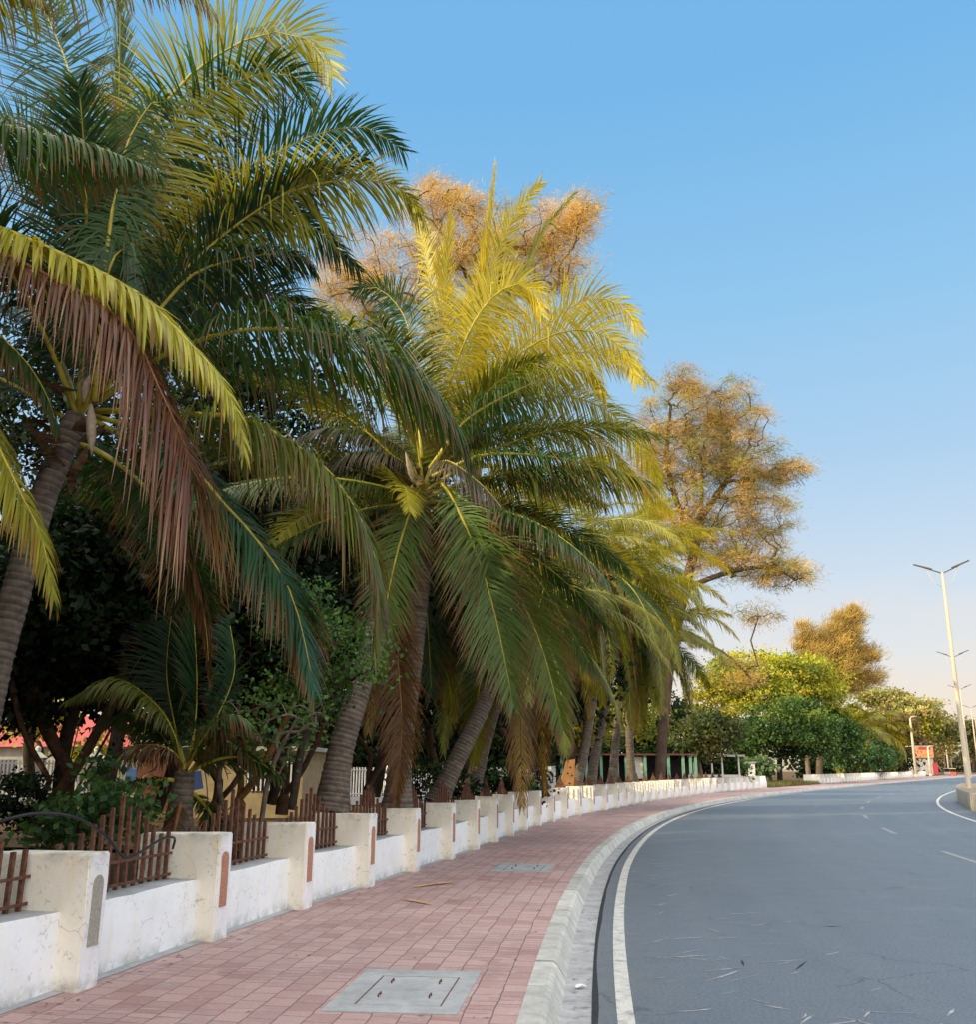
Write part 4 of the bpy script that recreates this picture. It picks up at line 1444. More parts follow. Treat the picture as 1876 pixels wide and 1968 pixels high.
btree('fresh green bushy tree just left of the thick leaning palm trunk', (560, 1555, 14), (600, 1330, 14), [(585, 1180, 14, .5, .5, .5, 1), (650, 1260, 14, .75, .6, .5, 1.6), (590, 1320, 14, .7, .6, .35, .8)], 62, 62, .075, BRIGHT, 65, r0=.06, clump_r=.3)
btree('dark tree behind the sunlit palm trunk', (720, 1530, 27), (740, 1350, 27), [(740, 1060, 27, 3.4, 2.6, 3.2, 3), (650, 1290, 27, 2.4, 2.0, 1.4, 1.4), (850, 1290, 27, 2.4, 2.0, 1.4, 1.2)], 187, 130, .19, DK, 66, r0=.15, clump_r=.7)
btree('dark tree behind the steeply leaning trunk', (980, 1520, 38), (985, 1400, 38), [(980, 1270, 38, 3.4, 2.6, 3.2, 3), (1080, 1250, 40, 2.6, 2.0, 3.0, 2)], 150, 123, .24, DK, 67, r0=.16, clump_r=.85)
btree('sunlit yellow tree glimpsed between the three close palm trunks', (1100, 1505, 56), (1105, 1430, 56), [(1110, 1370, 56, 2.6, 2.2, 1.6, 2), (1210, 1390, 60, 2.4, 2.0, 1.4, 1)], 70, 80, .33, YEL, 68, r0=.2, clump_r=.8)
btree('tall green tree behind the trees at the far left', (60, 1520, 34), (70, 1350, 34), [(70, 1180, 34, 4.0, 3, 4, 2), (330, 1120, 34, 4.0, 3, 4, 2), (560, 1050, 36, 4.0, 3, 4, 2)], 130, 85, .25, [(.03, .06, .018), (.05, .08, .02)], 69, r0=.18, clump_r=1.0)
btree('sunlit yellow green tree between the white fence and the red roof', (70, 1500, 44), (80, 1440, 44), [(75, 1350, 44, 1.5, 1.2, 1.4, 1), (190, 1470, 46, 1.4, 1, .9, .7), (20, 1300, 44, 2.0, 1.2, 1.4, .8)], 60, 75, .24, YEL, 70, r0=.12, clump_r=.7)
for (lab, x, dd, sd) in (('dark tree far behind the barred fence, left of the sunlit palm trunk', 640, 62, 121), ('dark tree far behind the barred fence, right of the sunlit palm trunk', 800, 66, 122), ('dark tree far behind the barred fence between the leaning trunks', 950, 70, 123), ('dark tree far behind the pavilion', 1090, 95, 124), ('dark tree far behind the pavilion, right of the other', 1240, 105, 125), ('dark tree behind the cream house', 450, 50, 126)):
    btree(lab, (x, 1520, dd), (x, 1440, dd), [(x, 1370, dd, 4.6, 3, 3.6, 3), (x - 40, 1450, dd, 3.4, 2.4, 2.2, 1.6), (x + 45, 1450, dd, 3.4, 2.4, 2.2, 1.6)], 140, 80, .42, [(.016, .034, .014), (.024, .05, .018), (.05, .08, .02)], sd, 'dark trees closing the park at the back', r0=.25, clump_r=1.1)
G3 = 'leafy trees beyond the end of the palm row'
btree('broad tree with sunlit yellow green top beside the drooping casuarina limb', (1430, 1490, 84), (1450, 1400, 84), [(1450, 1310, 84, 4.0, 3.4, 2.6, 3), (1530, 1310, 84, 3.2, 2.8, 2.2, 2), (1390, 1360, 84, 2.6, 2.2, 2.4, 1.4), (1560, 1350, 86, 3, 2.6, 2.2, 1.4)], 210, 150, .26, [(.55, .48, .04), (.34, .38, .05), (.60, .50, .05), (.16, .22, .05), (.40, .40, .05)], 71, G3, k=1.42, r0=.3, clump_r=1.25, flat=.5)
btree('dark green rounded tree right of the shed', (1500, 1492, 78), (1500, 1440, 78), [(1480, 1410, 78, 2.8, 2.4, 2.0, 2), (1540, 1400, 78, 2.6, 2.2, 2.4, 2), (1420, 1420, 76, 1.7, 1.6, 1.6, 1)], 150, 160, .23, [(.06, .12, .035), (.10, .17, .04), (.035, .075, .03), (.18, .24, .05)], 72, G3, k=1.4, r0=.22, clump_r=1.05, flat=.6, shell=.3)
btree('small tree with pale crooked bare trunk and green crown at the far wall', (1556, 1483, 80), (1553, 1435, 80), [(1570, 1400, 80, 2.6, 2.0, 1.5, 2), (1610, 1415, 80, 1.8, 1.6, 1.2, 1)], 130, 90, .25, MID, 73, G3, k=1.5, r0=.2, clump_r=.75, bark=(.26, .20, .15))
btree('mid green low bushy tree spreading over the far wall', (1640, 1488, 95), (1640, 1465, 95), [(1630, 1445, 95, 2.8, 2.2, 1.5, 2), (1670, 1450, 97, 2.2, 2, 1.3, 1.2)], 140, 100, .28, [(.09, .19, .08), (.12, .22, .09)], 74, G3, k=1.55, r0=.16, clump_r=.8)
btree('small olive tree with pale trunk in front of the low shed', (1350, 1500, 66), (1342, 1460, 66), [(1350, 1415, 66, 1.7, 1.5, 1.4, 2), (1380, 1400, 66, 1.4, 1.2, 1.2, 1)], 70, 75, .27, [(.09, .11, .035), (.12, .12, .04), (.06, .09, .03)], 75, G3, k=1.08, r0=.14, clump_r=.7, bark=(.26, .19, .13))
btree('dark shaded trees behind the wall under the far palms', (1700, 1487, 125), (1700, 1460, 125), [(1590, 1468, 112, 4.5, 2, 1.6, 2), (1680, 1468, 125, 5, 2.4, 1.8, 2)], 80, 80, .5, DK, 76, G3, k=1.5, r0=.3, clump_r=1.0)
G4 = 'spreading trees along the distant road'  # leaf colours of these far trees are lightened to stand for haze
btree('wide flat topped tan and green tree behind the far street lamp', (1740, 1484, 190), (1740, 1430, 190), [(1745, 1375, 190, 6.0, 5, 3.5, 3), (1700, 1345, 195, 5.5, 4, 2.2, 2), (1790, 1395, 195, 4.5, 3.6, 3.2, 2), (1770, 1430, 190, 4, 3, 2.4, 1.4)], 190, 140, .55, TAN + [(.16, .17, .05)], 77, G4, k=1.4, r0=.5, clump_r=2.1, flat=.45, shell=.3)
btree('rightmost spreading tree of the distant avenue, its edge against the sky', (1815, 1482, 235), (1812, 1440, 235), [(1812, 1408, 235, 3.8, 3, 2.8, 2), (1800, 1440, 235, 3.4, 3, 2.0, 1)], 150, 100, .7, TAN + [(.15, .17, .05)], 78, G4, k=1.4, r0=.5, clump_r=1.9, flat=.45, shell=.3)
btree('reddish brown tree mass behind the far palms', (1700, 1485, 165), (1700, 1450, 165), [(1705, 1420, 165, 4.4, 3.6, 4, 2), (1735, 1445, 165, 3.4, 3, 2.4, 1)], 90, 90, .75, [(.17, .10, .05), (.14, .10, .045), (.20, .14, .05)], 79, G4, k=1.4, r0=.4, clump_r=1.5)
btree('bright yellow green shrubby tree beside the far street lamp pole', (1765, 1482, 175), (1768, 1450, 175), [(1775, 1400, 175, 1.6, 1.6, 1.9, 2)], 40, 80, .6, YEL, 80, G4, k=1.5, r0=.2, clump_r=1.1)
btree('hazy far trees closing the end of the road', (1830, 1479, 420), (1830, 1470, 420), [(1800, 1466, 420, 9, 4, 2.4, 1), (1850, 1464, 420, 9, 4, 3.2, 1), (1900, 1462, 420, 9, 4, 3.4, 1)], 90, 70, 1.5, [(.17, .18, .10), (.20, .19, .11)], 81, G4, r0=.5, clump_r=2.2)
btree('pale leafy tree at the right edge behind the lamp posts', (1872, 1482, 260), (1870, 1450, 260), [(1872, 1418, 260, 3.0, 3, 4.2, 1)], 50, 80, .9, [(.16, .15, .07), (.13, .14, .06)], 82, G4, r0=.4, clump_r=1.6)

# low shrubs
SH = 'leafy shrubs behind the wall'
btree('leafy green shrub behind the pickets between the first two pillars', (170, 1640, 10.4), (170, 1600, 10.4), [(160, 1575, 10.4, .5, .5, .24, 2), (225, 1555, 10.6, .35, .35, .30, 1.4), (90, 1590, 10.2, .35, .35, .2, 1), (205, 1510, 10.8, .25, .25, .28, .6)], 52, 34, .09, [(.06, .13, .035), (.07, .14, .035), (.035, .08, .03)], 91, SH, r0=.03, clump_r=.2, twig=.006)
btree('dark little shrub at the left edge before the white barred fence', (40, 1600, 12), (38, 1560, 12), [(38, 1535, 12, .28, .28, .28, 1)], 24, 60, .07, DK, 92, SH, r0=.03, clump_r=.16, twig=.006)
btree('thin twiggy shrub with sparse leaves left of the thick trunked palm', (470, 1590, 12.6), (460, 1480, 12.6), [(500, 1420, 12.6, .6, .5, .55, 1), (430, 1400, 12.8, .5, .5, .5, 1), (560, 1380, 12.8, .5, .5, .4, 1)], 70, 9, .08, MID, 93, SH, r0=.04, clump_r=.22, twig=.007, bark=(.17, .13, .10), extra_trunks=[([at(500, 1590, 12.6), at(520, 1480, 12.6), at(570, 1380, 12.6)], True), ([at(440, 1590, 12.8), at(420, 1500, 12.8), at(440, 1400, 12.8)], True), ([at(400, 1590, 12.9), at(395, 1490, 12.9), at(370, 1420, 12.9)], True)])
btree('big leaved pale plant beside the grassy gap in the wall', (1462, 1493, 82), (1462, 1484, 82), [(1462, 1474, 82, .9, .7, .7, 1)], 30, 26, .5, [(.10, .17, .08), (.13, .19, .09)], 94, SH, k=1.16, r0=.05, clump_r=.4, bark=(.2, .16, .1))
btree('low green bush in front of the shed posts', (1402, 1498, 74), (1402, 1490, 74), [(1402, 1482, 74, 1.3, .8, .7, 1)], 40, 60, .26, MID, 95, SH, k=1.08, r0=.05, clump_r=.45)
btree('small dark bush behind the pickets right of the leaning trunks', (1010, 1530, 30), (1010, 1505, 30), [(1010, 1495, 30, .8, .6, .6, 1), (960, 1500, 29, .6, .5, .4, 1)], 50, 60, .12, DK + MID, 96, SH, r0=.04, clump_r=.3)
btree('shrub at the foot of the steeply leaning trunk', (872, 1540, 24), (872, 1520, 24), [(872, 1505, 24, .5, .5, .4, 1), (800, 1500, 26, .7, .5, .6, 1)], 44, 55, .11, DK + MID, 97, SH, r0=.04, clump_r=.28)

# bare dark multi-stem small trees seen under the canopy
for (lab, xs, dep, sd) in (('dark bare stemmed tree leaning right, before the white barred fence', ((60, 1600), (95, 1500), (160, 1370)), 13.5, 101), ('slim dark upright trunk before the white barred fence', ((128, 1590), (133, 1480), (165, 1340)), 14, 102), ('forked dark trunk right of the brown gate', ((405, 1580), (420, 1500), (400, 1400)), 15.5, 103), ('crooked trunk near the cream wall, its bark tinted with orange sun glow', ((452, 1570), (462, 1490), (430, 1390)), 16, 104), ('pair of dark stout stems behind the third pillar', ((540, 1565), (548, 1480), (525, 1380)), 16.5, 105), ('dark straight trunk right of the thick leaning palm', ((705, 1548), (712, 1450), (730, 1330)), 20, 106), ('slim trunk behind the picket panel near the leaning palms', ((985, 1520), (993, 1440), (1000, 1350)), 31, 107), ('dark leaning trunk between the sunlit palm and the smooth trunk', ((855, 1530), (830, 1450), (815, 1340)), 29, 108)):
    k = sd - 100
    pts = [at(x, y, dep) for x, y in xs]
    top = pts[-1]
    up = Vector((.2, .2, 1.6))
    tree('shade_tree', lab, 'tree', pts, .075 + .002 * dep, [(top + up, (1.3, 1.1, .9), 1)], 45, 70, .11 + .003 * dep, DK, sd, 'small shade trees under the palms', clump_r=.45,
         bark=(.09, .05, .03) if k != 4 else (.24, .12, .05), extra_trunks=[([pts[1], pts[1] + Vector((-.5, .1, .7)), pts[1] + Vector((-.9, .2, 1.7))], True), ([pts[0] * .6 + pts[1] * .4, pts[1] + Vector((.35, -.1, .1)), pts[1] + Vector((.8, .2, 1.3))], True)], twig=.008)  # one trunk has the sun's orange glow put into its bark colour

# unseen trees added left of and behind the viewpoint to shade pavement and road
for (lab, x, y, h, rr, sd) in (('round unseen tree added for shade close beside the wall left of the viewpoint', -7.6, 3.2, 7.5, 2.7, 117), ('round unseen tree added for shade close beside the wall behind the viewpoint', -8.2, -4.5, 8.0, 3.0, 118), ('dense unseen tree added for shade left of the viewpoint beside the wall', -9.5, .5, 9.0, 3.4, 111), ('dense unseen tree added for shade behind the viewpoint', -10, -7, 8.5, 3.6, 112), ('dense unseen tree added for shade well left of the foreground palm', -13.5, 6.0, 11.0, 3.8, 113), ('dense unseen tree added for shade left of the young palm', -16, 12.5, 11.5, 3.8, 114), ('dense park tree beyond the left edge of the white barred fence', -20, 19.5, 12.5, 4.2, 115), ('dense unseen tree added for shade farthest behind the viewpoint', -12, -15, 9.0, 3.8, 116)):
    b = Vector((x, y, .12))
    tree('broadleaf_tree', lab, 'tree', [b, b + Vector((.1, 0, h * .3)), b + Vector((0, .1, h * .55))], .22, [(b + Vector((0, 0, h * .66)), (rr, rr, h * .34), 3), (b + Vector((.5, .5, h * .27)), (rr * .95, rr * .95, h * .24), 2.2)], 260, 75, .34, DK + MID, sd, 'unseen trees added for shade beyond the left edge', clump_r=.85)

# grass in the gap of the wall, and ground cover
def grass(name, label, A, B, n, h, cols, seed, z=.15):
    r = np.random.default_rng(seed)
    t = r.random(n)
    u = r.random(n)
    P = A[0] + t[:, None] * (A[1] - A[0]) + u[:, None] * (B - A[0])
    p = np.c_[P, np.full(n, z)]
    a = r.uniform(0, 6.28, n)
    s = np.c_[np.cos(a), np.sin(a), np.zeros(n)] * .03
    d = np.c_[r.normal(0, .35, (n, 2)), np.ones(n)] * (h * r.uniform(.4, 1.2, n))[:, None]
    V = np.stack([p - s, p + s, p + d + s * .2, p + d - s * .2], 1).reshape(-1, 3)
    Q = np.arange(n)[:, None] * 4 + np.arange(4)[None]
    C = np.repeat(np.array(cols)[r.integers(len(cols), size=n)] * r.uniform(.7, 1.3, (n, 1)), 4, 0)
    o = link(name, np_mesh(name, V, Q, M['leaf'], C))
    return tag(o, label, 'grass', kind='stuff')


grass('dry_grass', 'dry olive grass in the gap between the two white walls', (np.array([24.2, 85.5]), np.array([34.5, 103.5])), np.array([20.5, 89]), 9000, .38, [(.16, .15, .05), (.12, .13, .05), (.2, .17, .07)], 5)

# ------------------------------------------------------------------ lamp posts
def double_lamp(label, px, py_top, dep, zbase, span=2.85):
    top = at(px, py_top, dep)
    # stand the post upright under its head
    b = Vector((top.x, top.y, zbase))
    k = np.argmin(((KC - np.array([top.x, top.y])) ** 2).sum(1))
    th = math.atan2(KT[k][0], KT[k][1])
    t = thing('lamp_post', label, 'street lamp', b, -th, 'twin armed lamp posts on the median')
    H = top.z - zbase
    mb = MB()
    mb.tube([(0, 0, 0), (0, 0, .02), (0, 0, H * .5), (0, 0, H)], [.15, .125, .105, .07], 12)
    mb.build('pole', M['steel'], t, True)
    bp = MB()
    bp.box((-.22, -.22, .0), (.22, .22, .03))
    bp.build('base_plate', M['steel'], t)
    for sg in (-1, 1):
        arm = MB()
        hx = span / 2
        arm.tube([(sg * .02, 0, H - .05), (sg * hx * .62, 0, H + .33)], .035, 6)
        a = arm.build('arm', M['lamp_dark'], t, True)
        hd = MB()
        p0, p1 = Vector((sg * hx * .35, 0, H + .20)), Vector((sg * hx, 0, H + .56))
        dx = (p1 - p0).normalized()
        up = Vector((-dx.z * sg, 0, dx.x * sg))
        w = .11
        hd.hexa([p0 + Vector((0, -w, 0)) - up * .03, p1 + Vector((0, -w, 0)) - up * .02, p1 + Vector((0, w, 0)) - up * .02, p0 + Vector((0, w, 0)) - up * .03,
                 p0 + Vector((0, -w, 0)) + up * .05, p1 + Vector((0, -w, 0)) + up * .03, p1 + Vector((0, w, 0)) + up * .03, p0 + Vector((0, w, 0)) + up * .05])
        hd.build('lamp_head', M['lamp_dark'], t, bevel=.01)
        br = MB()
        br.tube([(sg * .05, 0, H - .85), (sg * hx * .35, 0, H - .50), (sg * hx * .55, 0, H + .27)], .014, 5)
        br.build('brace', M['steel'], t, True)
    return t


ZM = .72
LP = [('nearest and tallest twin armed lamp post at the right edge', 1811, 1100, 52.7), ('second twin armed lamp post, half hidden behind the nearest pole', 1832, 1262, 93.4), ('third twin armed lamp post down the median', 1845, 1324, 130), ('fourth twin armed lamp post down the median, thin and pale', 1866, 1360, 171), ('fifth and smallest twin armed lamp post by the right edge', 1874, 1379, 208)]
for lab, px, py, dep in LP:
    double_lamp(lab, px, py, dep, ZM if dep < 60 else .5)


def single_lamp(label, px, ytop, dep, arm=True, group='single arm lamps along the left pavement'):
    top = at(px, ytop, dep)
    t = thing('street_lamp', label, 'street lamp', (top.x, top.y, .14), 0, group)
    H = top.z - .14
    mb = MB()
    mb.tube([(0, 0, 0), (0, 0, H * .6), (0, 0, H)], [.26, .22, .16], 10)
    mb.build('pole', M['steel'], t, True)
    bs = MB()
    bs.tube([(0, 0, 0), (0, 0, .5)], .33, 10)
    bs.build('base', M['steel'], t, True)
    if arm:
        a = MB()
        a.tube([(0, 0, H - .1), (.25, 0, H + .2), (.8, 0, H + .3), (1.35, 0, H + .3)], [.14, .12, .1, .08], 8)
        h = a.build('lamp_arm', M['steel'], t, True)
        d = MB()
        d.box((.9, -.16, H + .18), (1.55, .16, H + .30))
        d.build('lamp_head', M['lamp_dark'], t, bevel=.03)
    return t


single_lamp('single arm street lamp on the left pavement before the orange stall', 1749, 1380, 182)
for lab, px, yt, dep in (('dark slim post with small lamp beside the orange stall', 1783, 1436, 205), ('first pale lamp pole right of the orange stall', 1811, 1428, 270), ('second pale lamp pole right of the orange stall', 1817, 1425, 300), ('third pale lamp pole, farthest along the left pavement', 1824, 1430, 340)):
    single_lamp(lab, px, yt, dep, dep < 210)

# ------------------------------------------------------------------ median
mm = MB()
sM0, sM1 = s_at_y(30), s_at_y(300)
o = thing('median_wall', 'raised concrete median with stained side wall at the right edge', 'median')
a, b = koff(11.5, sM0, sM1, 1.0), koff(13.9, sM0, sM1, 1.0)
n = len(a)
V, Q = [], []
for i in range(n):
    h = ZM if i < 50 else max(.45, ZM - (i - 50) * .02)
    V += [(*a[i], -.02), (*a[i], h), (*(a[i] + (b[i] - a[i]) * .1), h + .003), (*(b[i] - (b[i] - a[i]) * .1), h + .003), (*b[i], h), (*b[i], -.02)]
for i in range(n - 1):
    for k in range(5):
        Q.append((i * 6 + k, (i + 1) * 6 + k, (i + 1) * 6 + k + 1, i * 6 + k + 1))
link('side_wall', np_mesh('side_wall', V, Q, [M['median'], M['sand']], midx=[1 if q % 5 == 2 else 0 for q in range(len(Q))]), o)

# ------------------------------------------------------------------ background buildings and fences
def bar_fence(label, p0, p1, h, npan, pil_mat, bar_mat, caps, base_h=.35, group=None, bars=14):
    t = thing('park_fence', label, 'fence', (p0.x, p0.y, .12), math.atan2(p1.y - p0.y, p1.x - p0.x), group)
    Ltot = (Vector((p1.x, p1.y, 0)) - Vector((p0.x, p0.y, 0))).length
    w = Ltot / npan
    b = MB()
    b.box((0, -.1, 0), (Ltot, .1, base_h))
    b.build('plinth', M[pil_mat], t)
    for k in range(npan + 1):
        q = MB()
        q.box((k * w - .22, -.2, 0), (k * w + .22, .2, h))
        pl = q.build('pillar', M[pil_mat], t, bevel=.01)
        if caps:
            c = MB()
            c.hexa([(k * w - .36, -.26, h + .003), (k * w + .36, -.26, h + .003), (k * w + .36, .26, h + .003), (k * w - .36, .26, h + .003), (k * w - .08, -.08, h + .22), (k * w + .08, -.08, h + .22), (k * w + .08, .08, h + .22), (k * w - .08, .08, h + .22)])
            c.tube([(k * w, 0, h + .2), (k * w, 0, h + .26), (k * w, 0, h + .36), (k * w, 0, h + .44)], [.04, .1, .1, .02], 8)
            c.build('cap', M['white_wash'], pl)
    for k in range(npan):
        q = MB()
        x0, x1 = k * w + .22, (k + 1) * w - .22
        for z in (base_h + .12, h - .22):
            q.box((x0, -.02, z), (x1, .02, z + .05))
        for j in range(bars):
            x = x0 + (x1 - x0) * (j + .5) / bars
            q.box((x - .035, -.045, base_h + .03), (x + .035, -.021, h - .08))
        q.build('bar_panel', M[bar_mat], t)
    return t


bar_fence('white barred fence between grey capped pillars at the far left', at(-60, 1556, 36), at(285, 1550, 38.5), 2.0, 3, 'grey_plaster', 'white_bar', True, group='barred fences at the back of the park', bars=12)
bar_fence('white barred fence behind the sunlit palm trunk, seen between the trunks', at(540, 1546, 43), at(1060, 1524, 58), 1.75, 6, 'white_bar', 'white_bar', False, group='barred fences at the back of the park', bars=16)

# red roofed house behind
h = thing('red_roof_house', 'low house with red tiled roof behind the barred fence at the far left', 'house', at(130, 1540, 52))
hb = MB()
x0, x1 = -5.2, 5.6
hb.box((x0, 0, -.4), (x1, 6, 2.9))
hb.build('wall', M['grey_plaster'], h)
rf = MB()
rf.hexa([(x0 - .5, -.6, 2.75), (x1 + .5, -.6, 2.75), (x1 + .5, 6.6, 2.75), (x0 - .5, 6.6, 2.75), (x0 + .8, 2.8, 4.5), (x1 - .8, 2.8, 4.5), (x1 - .8, 3.2, 4.5), (x0 + .8, 3.2, 4.5)])
rf.build('roof', M['red_roof'], h)
wn = MB()
for xx in (-3.5, 0, 3.4):
    w_ = MB()
    w_.box((xx - .6, -.03, 1.0), (xx + .6, -.004, 2.1))
    w_.build('window', M['glass'], h)
# cream house with brown gate
g = thing('brown_gate', 'dark brown panelled gate behind the young palm', 'gate', at(303, 1562, 30))
q = MB()
q.box((-.75, 0, .05), (.75, .06, 1.75))
q.build('frame', M['brown_gate'], g)
for cx in (-.36, .36):
    for cz in (.35, .9, 1.4):
        q = MB()
        q.tube([(cx, -.02, cz), (cx, .0, cz)], [.2, .24], 8)
        q.build('panel', M['brown_gate'], g)
q = MB()
for k in range(9):
    q.box((-.7 + k * .17, .01, 1.75), (-.66 + k * .17, .04, 2.1))
q.build('top_rail', M['white_bar'], g)
tp = MB()
p = at(303, 1500, 31)
tp.hexa([p + Vector(v) for v in ((-1.1, 0, -.25), (1.1, 0, -.3), (1.1, 1.2, -.25), (-1.1, 1.2, -.2), (-1.0, .1, .35), (1.0, .1, .25), (1.0, 1.1, .3), (-1.0, 1.1, .4))])
tag(tp.build('blue_tarp', M['blue_tarp']), 'blue tarpaulin bundle above the brown gate', 'tarpaulin')
hs = thing('cream_house', 'cream plastered house with barred grey window between the stems', 'house', at(430, 1560, 34))
q = MB()
q.box((-1.9, 0, -.2), (2.6, 5, 2.0))
q.build('wall', M['cream_plaster'], hs)
q = MB()
q.box((-2.1, -.4, 2.003), (2.8, 5.2, 2.15))
q.build('roof', M['grey_plaster'], hs)
q = MB()
q.box((.7, -.05, .7), (2.3, -.003, 1.75))
f_ = q.build('window', M['dark_inside'], hs)
q = MB()
for k in range(11):
    q.box((.74 + k * .145, -.09, .68), (.79 + k * .145, -.053, 1.77))
q.build('window_bars', M['white_bar'], f_)

# open shed with dark interior
s_ = thing('open_shed', 'low open shed with flat grey roof, white posts and dark inside', 'shed', at(1368, 1499, 78))
q = MB()
q.box((-3.2, 2.2, 0), (2.4, 2.4, 1.75))
q.build('back_wall', M['dark_inside'], s_)
q = MB()
q.box((-3.4, -.5, 1.78), (2.6, 2.6, 1.93))
q.build('roof', M['grey_plaster'], s_)
for x in (-2.9, -1.3, .1, .9, 2.2):
    q = MB()
    q.box((x - .06, -.06, 0), (x + .06, .06, 1.78))
    q.build('post', M['white_wash'], s_)
q = MB()
q.box((-3.0, -.15, 0), (2.3, -.07, .42))
q.build('low_wall', M['white_wash'], s_)
b_ = thing('white_booth', 'white block booth at the right end of the open shed', 'booth', at(1441, 1508, 91))
q = MB()
q.box((-.62, 0, 0), (.62, 1.2, 1.95))
q.build('wall', M['white_wash'], b_, bevel=.02)
q = MB()
q.box((-.75, -.15, 1.953), (.75, 1.3, 2.03))
q.build('roof', M['grey_plaster'], b_)
pv = thing('green_pavilion', 'pavilion with pale green posts behind the three close palm trunks', 'pavilion', at(1225, 1505, 68))
q = MB()
q.box((-5.4, -.3, 1.85), (4.2, 3.2, 1.95))
q.build('roof', M['brown_gate'], pv)
for x in (-5.1, -4.3, -3.4, -2.4, -1.3, -.7, .6, 2.2, 3.2, 3.7, 4.05):
    q = MB()
    q.box((x - .09, -.09, 0), (x + .09, .09, 1.85))
    q.build('post', M['green_paint'], pv)
q = MB()
q.box((-5.3, 2.9, 0), (4.1, 3.05, 1.85))
q.build('back_wall', M['dark_inside'], pv)
q = MB()
q.box((-.5, .3, .3), (.5, .36, 1.75))
q.build('white_board', M['white_wash'], pv)
# orange board with holes
ob = thing('orange_board', 'orange painted board with dark round holes leaning behind the pickets', 'board', at(1088, 1530, 36))
q = MB()
q.hexa([(-.35, 0, -.1), (.28, 0, -.1), (.28, .08, -.1), (-.35, .08, -.1), (.05, .12, 1.25), (.38, .12, 1.3), (.38, .2, 1.3), (.05, .2, 1.25)])
pb = q.build('panel', M['orange_paint'], ob, bevel=.008)
for (x, z) in ((.2, 1.0), (.25, .72), (.1, .8), (.15, .45)):
    q = MB()
    yy = .12 * (z + .1) / 1.38
    q.tube([(x, yy - .006, z), (x, yy + .01, z)], .035, 10)
    q.build('hole', M['dark_inside'], ob)

# roadside stall far along the road
k_ = thing('roadside_stall', 'far roadside stall with an orange awning sign and dark posts', 'stall', at(1780, 1490, 214))
k_.scale = (1.0, 1.0, 1.5)
q = MB()
q.box((-2.3, .2, .1), (2.0, 3, 2.4))
q.build('wall', M['grey_plaster'], k_)
q = MB()
q.box((-2.2, -.15, 2.45), (2.1, .1, 4.0))
sg = q.build('sign', M['orange_sign'], k_, bevel=.02)
q = MB()
q.box((-1.0, -.18, 3.6), (1.5, -.153, 3.95))
q.build('sign_band', M['red_sign'], sg)
q = MB()
q.box((-2.5, -.2, 4.02), (2.4, 3, 4.15))
q.build('roof', M['grey_plaster'], k_)
for x in (-2.35, 2.3):
    q = MB()
    q.box((x - .1, -.3, 0), (x + .1, -.16, 4.0))
    q.build('post', M['iron_dark'], k_)
rp = thing('red_board', 'upright bright red board at the right side of the far stall', 'board', at(1800, 1490.5, 208))
rp.scale = (.9, 1.0, 1.1)
q = MB()
q.box((-.6, 0, .25), (.6, .08, 2.4))
q.build('panel', M['red_sign'], rp, bevel=.02)
for x in (-.45, .45):
    q = MB()
    q.box((x - .05, .09, 0), (x + .05, .17, 2.3))
    q.build('leg', M['iron_dark'], rp)


def three_wheeler(label, px, dep, mat, rz=0):
    p = at(px, HZ + EYE * F0 / dep, dep)
    t = thing('three_wheeler', label, 'three-wheeler', (p.x, p.y, .0), rz, 'three-wheelers far down the road')
    q = MB()
    q.hexa([(-.65, -1.2, .3), (.65, -1.2, .3), (.4, 1.3, .35), (-.4, 1.3, .35), (-.65, -1.2, .95), (.65, -1.2, .95), (.45, 1.1, .9), (-.45, 1.1, .9)])
    q.build('body', M[mat], t, bevel=.06)
    q = MB()
    q.box((-.66, -1.15, 1.62), (.66, .7, 1.75))
    q.build('roof', M['vehicle_white'], t, bevel=.05)
    for x in (-.6, .6):
        for y in (-1.1, .6):
            q = MB()
            q.box((x - .03, y - .03, .93), (x + .03, y + .03, 1.63))
            q.build('post', M['iron_dark'], t)
    q = MB()
    q.box((-.5, .55, .92), (.5, .58, 1.6))
    q.build('windscreen', M['glass'], t)
    for (x, y) in ((-.6, -.8), (.6, -.8), (0, 1.2)):
        q = MB()
        q.tube([(x - .07, y, .25), (x + .07, y, .25)], .25, 14)
        q.build('wheel', M['tyre'], t)


three_wheeler('red three-wheeler in the distance near the median', 1833, 225, 'vehicle_red', -.5)
three_wheeler('pale three-wheeler beside the red one at the far kerb', 1821, 232, 'vehicle_white', -.5)

# black cable draped over the pickets
cb = MB()
cpts = [at(-120, 1600, 6.9), at(-40, 1592, 7.0), at(20, 1572, 7.05), at(80, 1562, 7.15), at(150, 1572, 7.3), at(205, 1608, 7.7), at(240, 1648, 7.85), at(275, 1634, 8.2), at(310, 1612, 8.6), at(335, 1610, 9.0), at(332, 1630, 9.1)]
cp, _ = resample(catmull(cpts, 8), n=60)
cb.tube([Vector(v) for v in cp], .011, 8)
tag(cb.build('cable', M['cable'], None, True), 'black cable draped along the first picket panels', 'cable')

# ------------------------------------------------------------------ light
ZENITH_FILL, BEHIND_FILL = 3.2, 3.0  # raised gains of unseen sky overhead and behind, filling the shade
SUN_AZ, SUN_EL = R(-113), R(18)     # azimuth clockwise from the view direction
w = bpy.data.worlds.new('World')
SC.world = w
w.use_nodes = True
nt = w.node_tree
nt.nodes.clear()
wo = nt.nodes.new('ShaderNodeOutputWorld')
bg = nt.nodes.new('ShaderNodeBackground')
sky = nt.nodes.new('ShaderNodeTexSky')
sky.sky_type = 'NISHITA'
sky.sun_disc = False
sky.sun_elevation = SUN_EL
sky.sun_rotation = SUN_AZ
sky.air_density = 1.0
sky.dust_density = 1.5
sky.ozone_density = 1.5
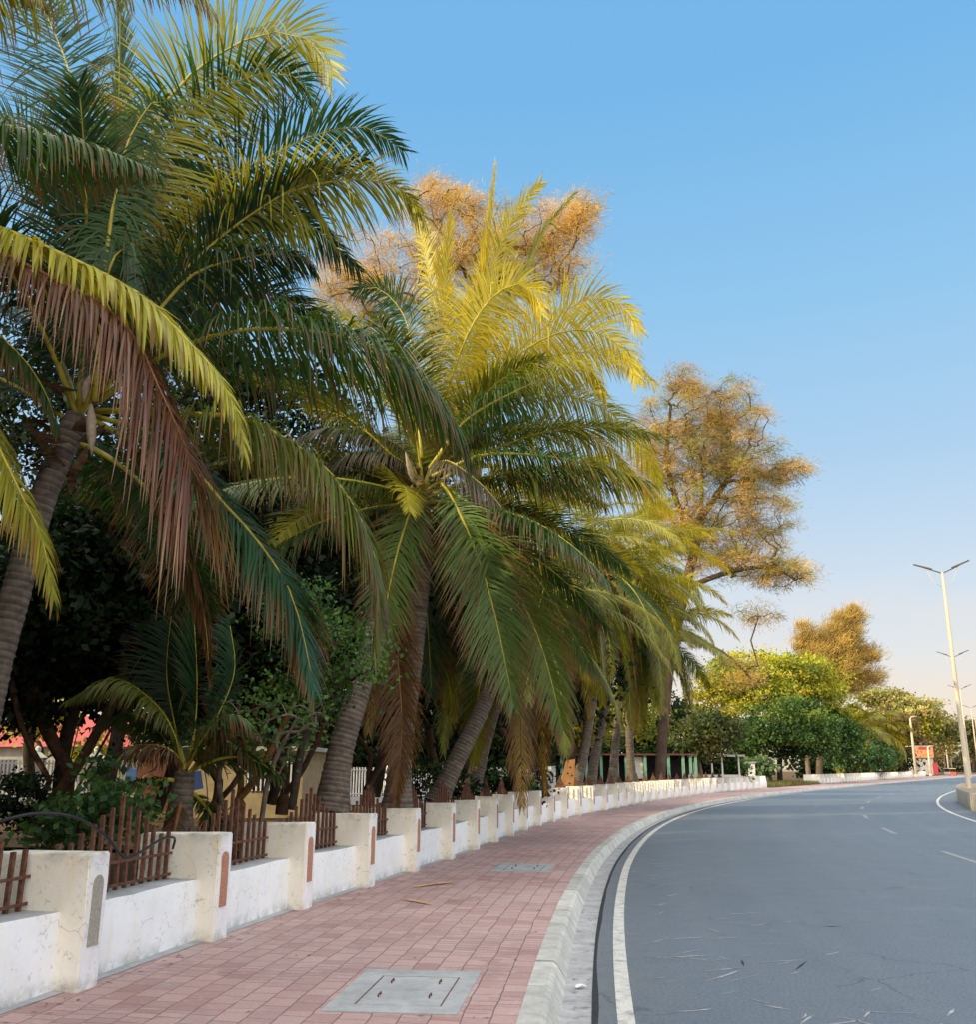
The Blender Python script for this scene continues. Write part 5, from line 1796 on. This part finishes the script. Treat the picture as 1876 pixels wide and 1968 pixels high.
# clear evening sky: the Nishita sky, graded by height; unseen overhead and rear sky brightened to lift the shade
tc = nt.nodes.new('ShaderNodeTexCoord')
sep = nt.nodes.new('ShaderNodeSeparateXYZ')
L(nt, tc.outputs['Generated'], sep.inputs[0])
SKY = [(0.0, (1.0, .81, .58)), (.045, (1.0, .85, .69)), (.10, (.87, .86, .85)), (.17, (.70, .81, .92)), (.30, (.46, .69, .93)), (.45, (.31, .62, .93)), (.62, (.20, .52, .90)), (.70, (.20, .52, .90)), (.85, (1.0, .96, .90)), (1.0, (1.0, .96, .90))]
grad = ramp(nt, sep.outputs[2], SKY)
up = nt.nodes.new('ShaderNodeMapRange')
up.inputs[1].default_value = .70
up.inputs[2].default_value = .86
up.inputs[3].default_value = 1.0
up.inputs[4].default_value = ZENITH_FILL
L(nt, sep.outputs[2], up.inputs[0])
bk = nt.nodes.new('ShaderNodeMapRange')
bk.inputs[1].default_value = .25
bk.inputs[2].default_value = -.55
bk.inputs[3].default_value = 1.0
bk.inputs[4].default_value = BEHIND_FILL
L(nt, sep.outputs[1], bk.inputs[0])
gain = nt.nodes.new('ShaderNodeMath')
gain.operation = 'MAXIMUM'
L(nt, up.outputs[0], gain.inputs[0])
L(nt, bk.outputs[0], gain.inputs[1])
# thin pink cloud bank low over the road
mp = nt.nodes.new('ShaderNodeMapping')
mp.inputs['Scale'].default_value = (5, 5, 16)
L(nt, tc.outputs['Generated'], mp.inputs['Vector'])
cl = noise(nt, mp.outputs[0], 1.6, 6, .55)
band = ramp(nt, sep.outputs[2], [(.03, 0.0), (.075, 1.0), (.12, .55), (.20, 0.0)])
cm = nt.nodes.new('ShaderNodeMath')
cm.operation = 'MULTIPLY'
L(nt, ramp(nt, cl, [(.46, 0.0), (.62, .55)]), cm.inputs[0])
L(nt, band, cm.inputs[1])
grad = mix(nt, cm.outputs[0], grad, (1.0, .84, .74))
# warm tint added to the unseen sky behind, to warm the fill light
rear_warm = nt.nodes.new('ShaderNodeMapRange')
rear_warm.inputs[1].default_value = .20
rear_warm.inputs[2].default_value = -.45
rear_warm.inputs[3].default_value = 0.0
rear_warm.inputs[4].default_value = .85
L(nt, sep.outputs[1], rear_warm.inputs[0])
grad = mix(nt, rear_warm.outputs[0], grad, (.66, .60, .52))
sk = nt.nodes.new('ShaderNodeVectorMath')
sk.operation = 'SCALE'
sk.inputs['Scale'].default_value = .10
L(nt, sky.outputs[0], sk.inputs[0])
tot = mix(nt, .88, sk.outputs[0], grad)
fin = nt.nodes.new('ShaderNodeVectorMath')
fin.operation = 'SCALE'
L(nt, tot, fin.inputs[0])
L(nt, gain.outputs[0], fin.inputs['Scale'])
L(nt, fin.outputs[0], bg.inputs['Color'])
bg.inputs['Strength'].default_value = 1.0
L(nt, bg.outputs[0], wo.inputs['Surface'])

sd = bpy.data.lights.new('sun', 'SUN')
sd.energy = 5.0
sd.angle = R(.5)
sd.color = (1.0, .82, .48)
so = bpy.data.objects.new('sun', sd)
COL.objects.link(so)
v = Vector((math.sin(SUN_AZ) * math.cos(SUN_EL), math.cos(SUN_AZ) * math.cos(SUN_EL), math.sin(SUN_EL)))
so.rotation_euler = v.to_track_quat('Z', 'Y').to_euler()
so.location = (-20, -20, 30)

SC.render.engine = 'CYCLES'
SC.cycles.max_bounces = 8
SC.cycles.transparent_max_bounces = 4
SC.view_settings.view_transform = 'Standard'
SC.view_settings.look = 'None'
SC.view_settings.exposure = 0
SC.view_settings.gamma = 1
